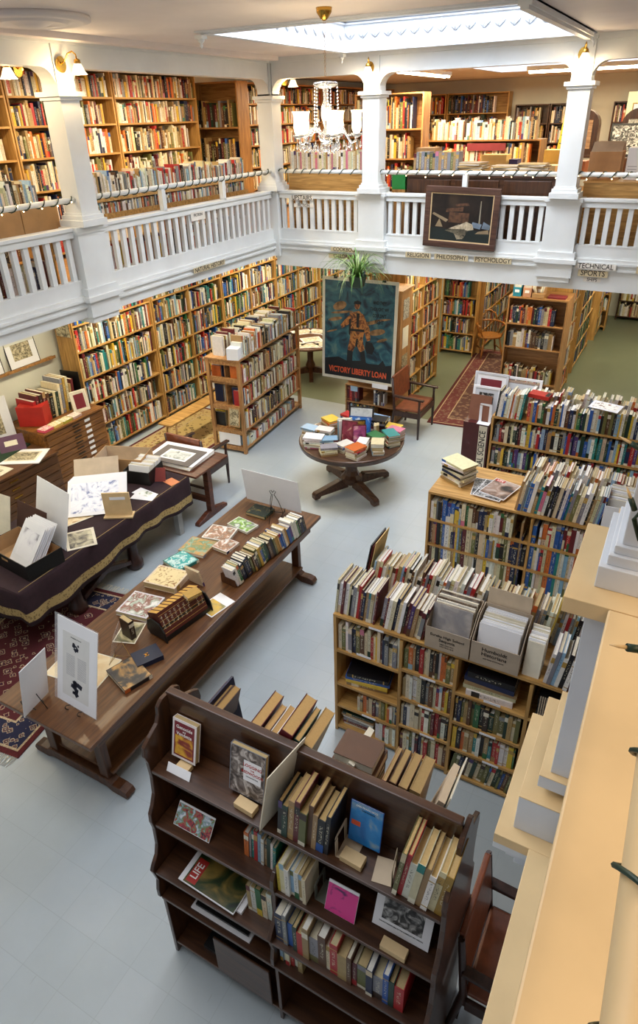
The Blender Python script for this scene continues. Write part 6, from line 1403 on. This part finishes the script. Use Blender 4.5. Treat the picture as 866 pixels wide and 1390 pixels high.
for i, (x, y, w, d, h, c_, lab) in enumerate(((-3.9, 10.5, .3, .3, .3, '#d8b468', 'buff box at the left on the long upstairs table'), (-3.5, 10.6, .45, .3, .06, '#e8dcae', 'flat cream box on the long upstairs table'), (-3.0, 10.5, .36, .26, .26, '#e0bc70', 'golden upright box on the long upstairs table'), (-2.6, 10.5, .12, .24, .2, '#3a2f5c', 'dark purple box on the long upstairs table'),
        (-2.45, 10.6, .5, .3, .12, '#e2cf9a', 'long cream box on the long upstairs table'), (-2.2, 10.9, .32, .3, .3, '#e0b860', 'golden box at the right on the long upstairs table'), (-1.85, 10.5, .3, .3, .18, '#b46a3a', 'orange-brown box at the right end of the long upstairs table'))):
    tag(MB().box(0, 0, 0, w, d, h).build('box', [plain('box_colour_%d' % i, c_, .7)], M=T(x, y, ZG+.801) @ RZ(U(-6, 6))), lab, 'box')
cm = case(-5.3, 13.0, 0, 2.6, 1.15, .5, [.1, .45, .80], 'low oak bookcase with tall white books on top in the upper far room', 'warm', z=ZG, wood_='oak')
row(cm @ T(.6, .02, 1.175), 1.9, .5, 'pale', '', '', False, hr=(.26, .36), tr=(.02, .04))
tag(MB().box(0, 0, 0, .7, .02, .12).build('name_board', [MAROON], M=cm @ T(1.3, -.03, 1.0)), 'dark red panel on the front of the low oak bookcase upstairs', 'panel')
case(-5.6, 11.6, 0, 1.25, 1.9, .32, [.1, .5, .95, 1.4], 'oak bookcase glimpsed right of the chandelier column upstairs', 'warm', z=ZG, wood_='maple')
cbx = thing('cardboard_box', 'large open cardboard box behind the rail right of the last column', 'box', T(-1.32, YF+.5, ZG+.86))
part('box_body', plain('kraft_card', '#c39466', .8), cbx, lambda m: m.box(0, 0, 0, .36, .34, .3)); part('flap', CARDP, cbx, lambda m: m.prism([(0, .3), (.0, .305), (.16, .40), (.16, .395)], .01, .35, 'x')); part('rear_flap', CARDP, cbx, lambda m: m.box(.01, .33, .3, .35, .338, .4))
wbx = thing('white_carton', 'white printed carton at the upper right edge behind the rail', 'box', T(-.90, YF+.5, ZG+.86))
part('box_body', WHITE, wbx, lambda m: m.box(0, 0, 0, .5, .34, .34)); part('hand_hole', CARD, wbx, lambda m: m.box(.14, -.002, .2, .26, -.0005, .22)); part('printed_lines', plain('grey_print', '#8f9098', .7), wbx, lambda m: [m.box(.02, -.002, .05+k*.03, .12, -.0005, .056+k*.03) for k in range(4)])
lb = thing('low_cabinet', 'light brown low cabinet behind the rail right of the last column', 'cabinet', T(-1.3, YF+.24, ZG))
part('cabinet_body', PINE, lb, lambda m: m.box(0, 0, 0, 2.4, .6, .84)); part('top_board', PINE, lb, lambda m: m.box(-.01, -.01, .84, 2.41, .61, .858))
framed(T(-1.25, 12.2, 3.95) @ RZ(5), .5, .46, [BLACK, BWP], 'black-framed portrait standing above the boxes at the upper right')
tag(MB().box(0, 0, 0, .5, .3, .93).build('plinth', [WALZ], M=T(-1.5, 12.1, ZG)), 'dark plinth under the framed portrait upstairs', 'plinth')

# painting hung on the far balustrade
pt = thing('painting', 'dark still life painting in a brown frame hung on the far balustrade', 'painting', T(-2.68, YF-.075, 3.07) @ RY(1.5) @ RX(1))
PW_, PH_ = .96, .73
FR = wood('picture_frame_wood', '#3a241c', '#5f4234', .4)
part('frame', FR, pt, lambda m: (m.box(-PW_/2, -.02, 0, PW_/2, .03, .075), m.box(-PW_/2, -.02, PH_-.075, PW_/2, .03, PH_), m.box(-PW_/2, -.02, .075, -PW_/2+.075, .03, PH_-.075), m.box(PW_/2-.075, -.02, .075, PW_/2, .03, PH_-.075)), .006)
a, b = PW_/2-.075, PH_-.075
part('inner_slip', LIGHTW, pt, lambda m: (m.box(-a, -.01, .075, a, .02, .087), m.box(-a, -.01, b-.012, a, .02, b), m.box(-a, -.01, .087, -a+.012, .02, b-.012), m.box(a-.012, -.01, .087, a, .02, b-.012)))
part('canvas', printed('dark_canvas', ['#15100d', '#1d1612', '#2a1f18', '#3a2c20'], 3, seed=110), pt, lambda m: m.box(-a+.012, 0, .087, a-.012, .01, b-.012))
def sl(name, mat, pols):
    part(name, mat, pt, lambda m: [m.prism(p, -.0015*(1+.15*i), -.0002, 'y') for i, p in enumerate(pols)])
sl('painted_cloth', plain('painted_teal', '#16211f', .5), [[(-a+.013, .088), (a-.013, .088), (a-.013, .2), (.1, .24), (-.2, .23), (-a+.013, .24)]])
sl('painted_paper', plain('painted_cream', '#b8a98c', .5, var=.2, scale=30), [[(-.2, .21), (-.02, .29), (.12, .27), (.1, .2), (.05, .12), (-.03, .11), (-.07, .18)], [(-.02, .28), (.08, .33), (.16, .3), (.18, .24), (.1, .22)]])
sl('painted_books', plain('painted_brown', '#5a3c28', .5, var=.3, scale=20), [[(-.16, .31), (.1, .31), (.11, .43), (-.15, .43)], [(-.2, .43), (.02, .45), (.03, .5), (-.19, .47)], [(-.08, .5), (.1, .52), (.08, .55), (-.07, .53)]])
sl('painted_scroll', plain('painted_buff', '#8a775a', .5), [[(-.38, .4), (-.36, .42), (-.16, .34), (-.19, .31)], [(-.33, .25), (-.28, .35), (-.23, .25)], [(.2, .19), (.38, .2), (.37, .25), (.24, .22)]])
sl('painted_vase', plain('painted_blue_grey', '#6d7b88', .5, var=.2), [[(.14, .27), (.26, .25), (.28, .31), (.16, .33)], [(.28, .26), (.38, .25), (.39, .3), (.3, .34)]])
sl('painted_candle', plain('painted_stone', '#8f8672', .5), [[(.235, .3), (.255, .3), (.25, .58), (.24, .58)]])

# signs
PLAQ = plain('sign_card', '#cdbd98', .7); PLAW = plain('sign_white', '#e4ded2', .7); SL = plain('sign_letter_brown', '#2b2118', .6)
def sign(s_, M, w, h, size, label, mat=None, sxx=.9):
    r = thing('sign', label, 'sign', M)
    part('sign_board', mat or PLAQ, r, lambda m: m.box(-w/2, -.001, -h/2, w/2, .003, h/2))
    text(s_, size, T(0, -.0015, 0) @ FY, SL, r, name='sign_letters', sx=sxx)
yS = YF-.053
sign('COOKBOOKS', T(-4.30, yS, 2.952), .50, .06, .075, 'sign reading COOKBOOKS on the far gallery fascia')
sign("CHILDREN'S BOOKS", T(-4.24, YF-.008, 2.85), .74, .06, .072, "sign reading CHILDREN'S BOOKS on the far gallery fascia")
sign('RELIGION', T(-3.37+.14, YF-.05, 2.945), .36, .07, .078, 'sign reading RELIGION left of two others on the fascia')
sign('PHILOSOPHY', T(-2.80+.03, YF-.05, 2.945), .46, .07, .076, 'sign reading PHILOSOPHY under the painting')
sign('PSYCHOLOGY', T(-2.22+.0, YF-.05, 2.945), .48, .07, .078, 'sign reading PSYCHOLOGY right of two others on the fascia')
sign('TECHNICAL', T(-.98, YF-.05, 2.955), .46, .065, .082, 'sign reading TECHNICAL below the last column', PLAW)
sign('SPORTS', T(-1.0, YF-.03, 2.87), .34, .08, .09, 'sign reading SPORTS under TECHNICAL')
sign('SHIPS', T(-1.0, YF-.006, 2.79), .2, .05, .055, 'small sign reading SHIPS under SPORTS', PLAW)
sign('WAR', T(-.38, YF-.05, 2.945), .3, .08, .09, 'sign reading WAR cut by the right edge')
sign('UPSTAIRS', T(-5.02, YF-.02, 3.61), .36, .06, .085, 'sign reading UPSTAIRS on the short far balustrade', PLAW)
sign('FICTION', T(-5.0, YF-.006, 3.51), .32, .045, .055, 'faint small sign under UPSTAIRS on the balusters', PLAW)
sign('NATURAL HISTORY', T(XL+.053, 6.98, 2.95) @ RZ(90), .66, .065, .078, 'sign reading NATURAL HISTORY on the left gallery fascia')
r = thing('notice', 'small pale notice on the left balustrade', 'notice', T(XL+.012, 6.9, 3.57) @ RZ(90)); part('notice_card', PLAW, r, lambda m: m.box(-.14, -.004, -.05, .14, 0, .05)); text('FICTION', .045, T(0, -.005, .012) @ FY, SL, r, name='notice_lines'); 

# ================================================================== far books in one mass
o = BIG.build('shelved_books', [BOOK, PAGES]); tag(o, 'the mass of books filling the farther shelves below and upstairs', 'books', kind='stuff')

# ================================================================== camera, world, colour
cd = bpy.data.cameras.new('camera'); cam = bpy.data.objects.new('camera', cd); C.objects.link(cam)
def camrot(a, b, c):
    ca, sa, cb, sb, cc, sc2 = math.cos(a), math.sin(a), math.cos(b), math.sin(b), math.cos(c), math.sin(c)
    f = Vector((sa*cb, ca*cb, -sb)); r0 = Vector((ca, -sa, 0)); d = f.cross(r0)
    return cc*r0+sc2*d, -sc2*r0+cc*d, f
Rr, Dd, Ff = camrot(-.5115, .505, .029)
M = Matrix(((Rr.x, -Dd.x, -Ff.x, 0), (Rr.y, -Dd.y, -Ff.y, 0), (Rr.z, -Dd.z, -Ff.z, 4.6), (0, 0, 0, 1)))
cam.matrix_world = M
cd.sensor_fit = 'HORIZONTAL'; cd.sensor_width = 36; cd.lens = 36*887/866; cd.shift_y = -45/866; cd.clip_start = .02; cd.clip_end = 100
bpy.context.scene.camera = cam
w = bpy.data.worlds.new('world'); bpy.context.scene.world = w; w.use_nodes = True
bg = w.node_tree.nodes['Background']; bg.inputs['Color'].default_value = (.80, .83, .88, 1); bg.inputs['Strength'].default_value = .38
vs = bpy.context.scene.view_settings; vs.view_transform = 'Standard'; vs.look = 'None'; vs.gamma = 1; vs.use_curve_mapping = False; vs.exposure = 0.03
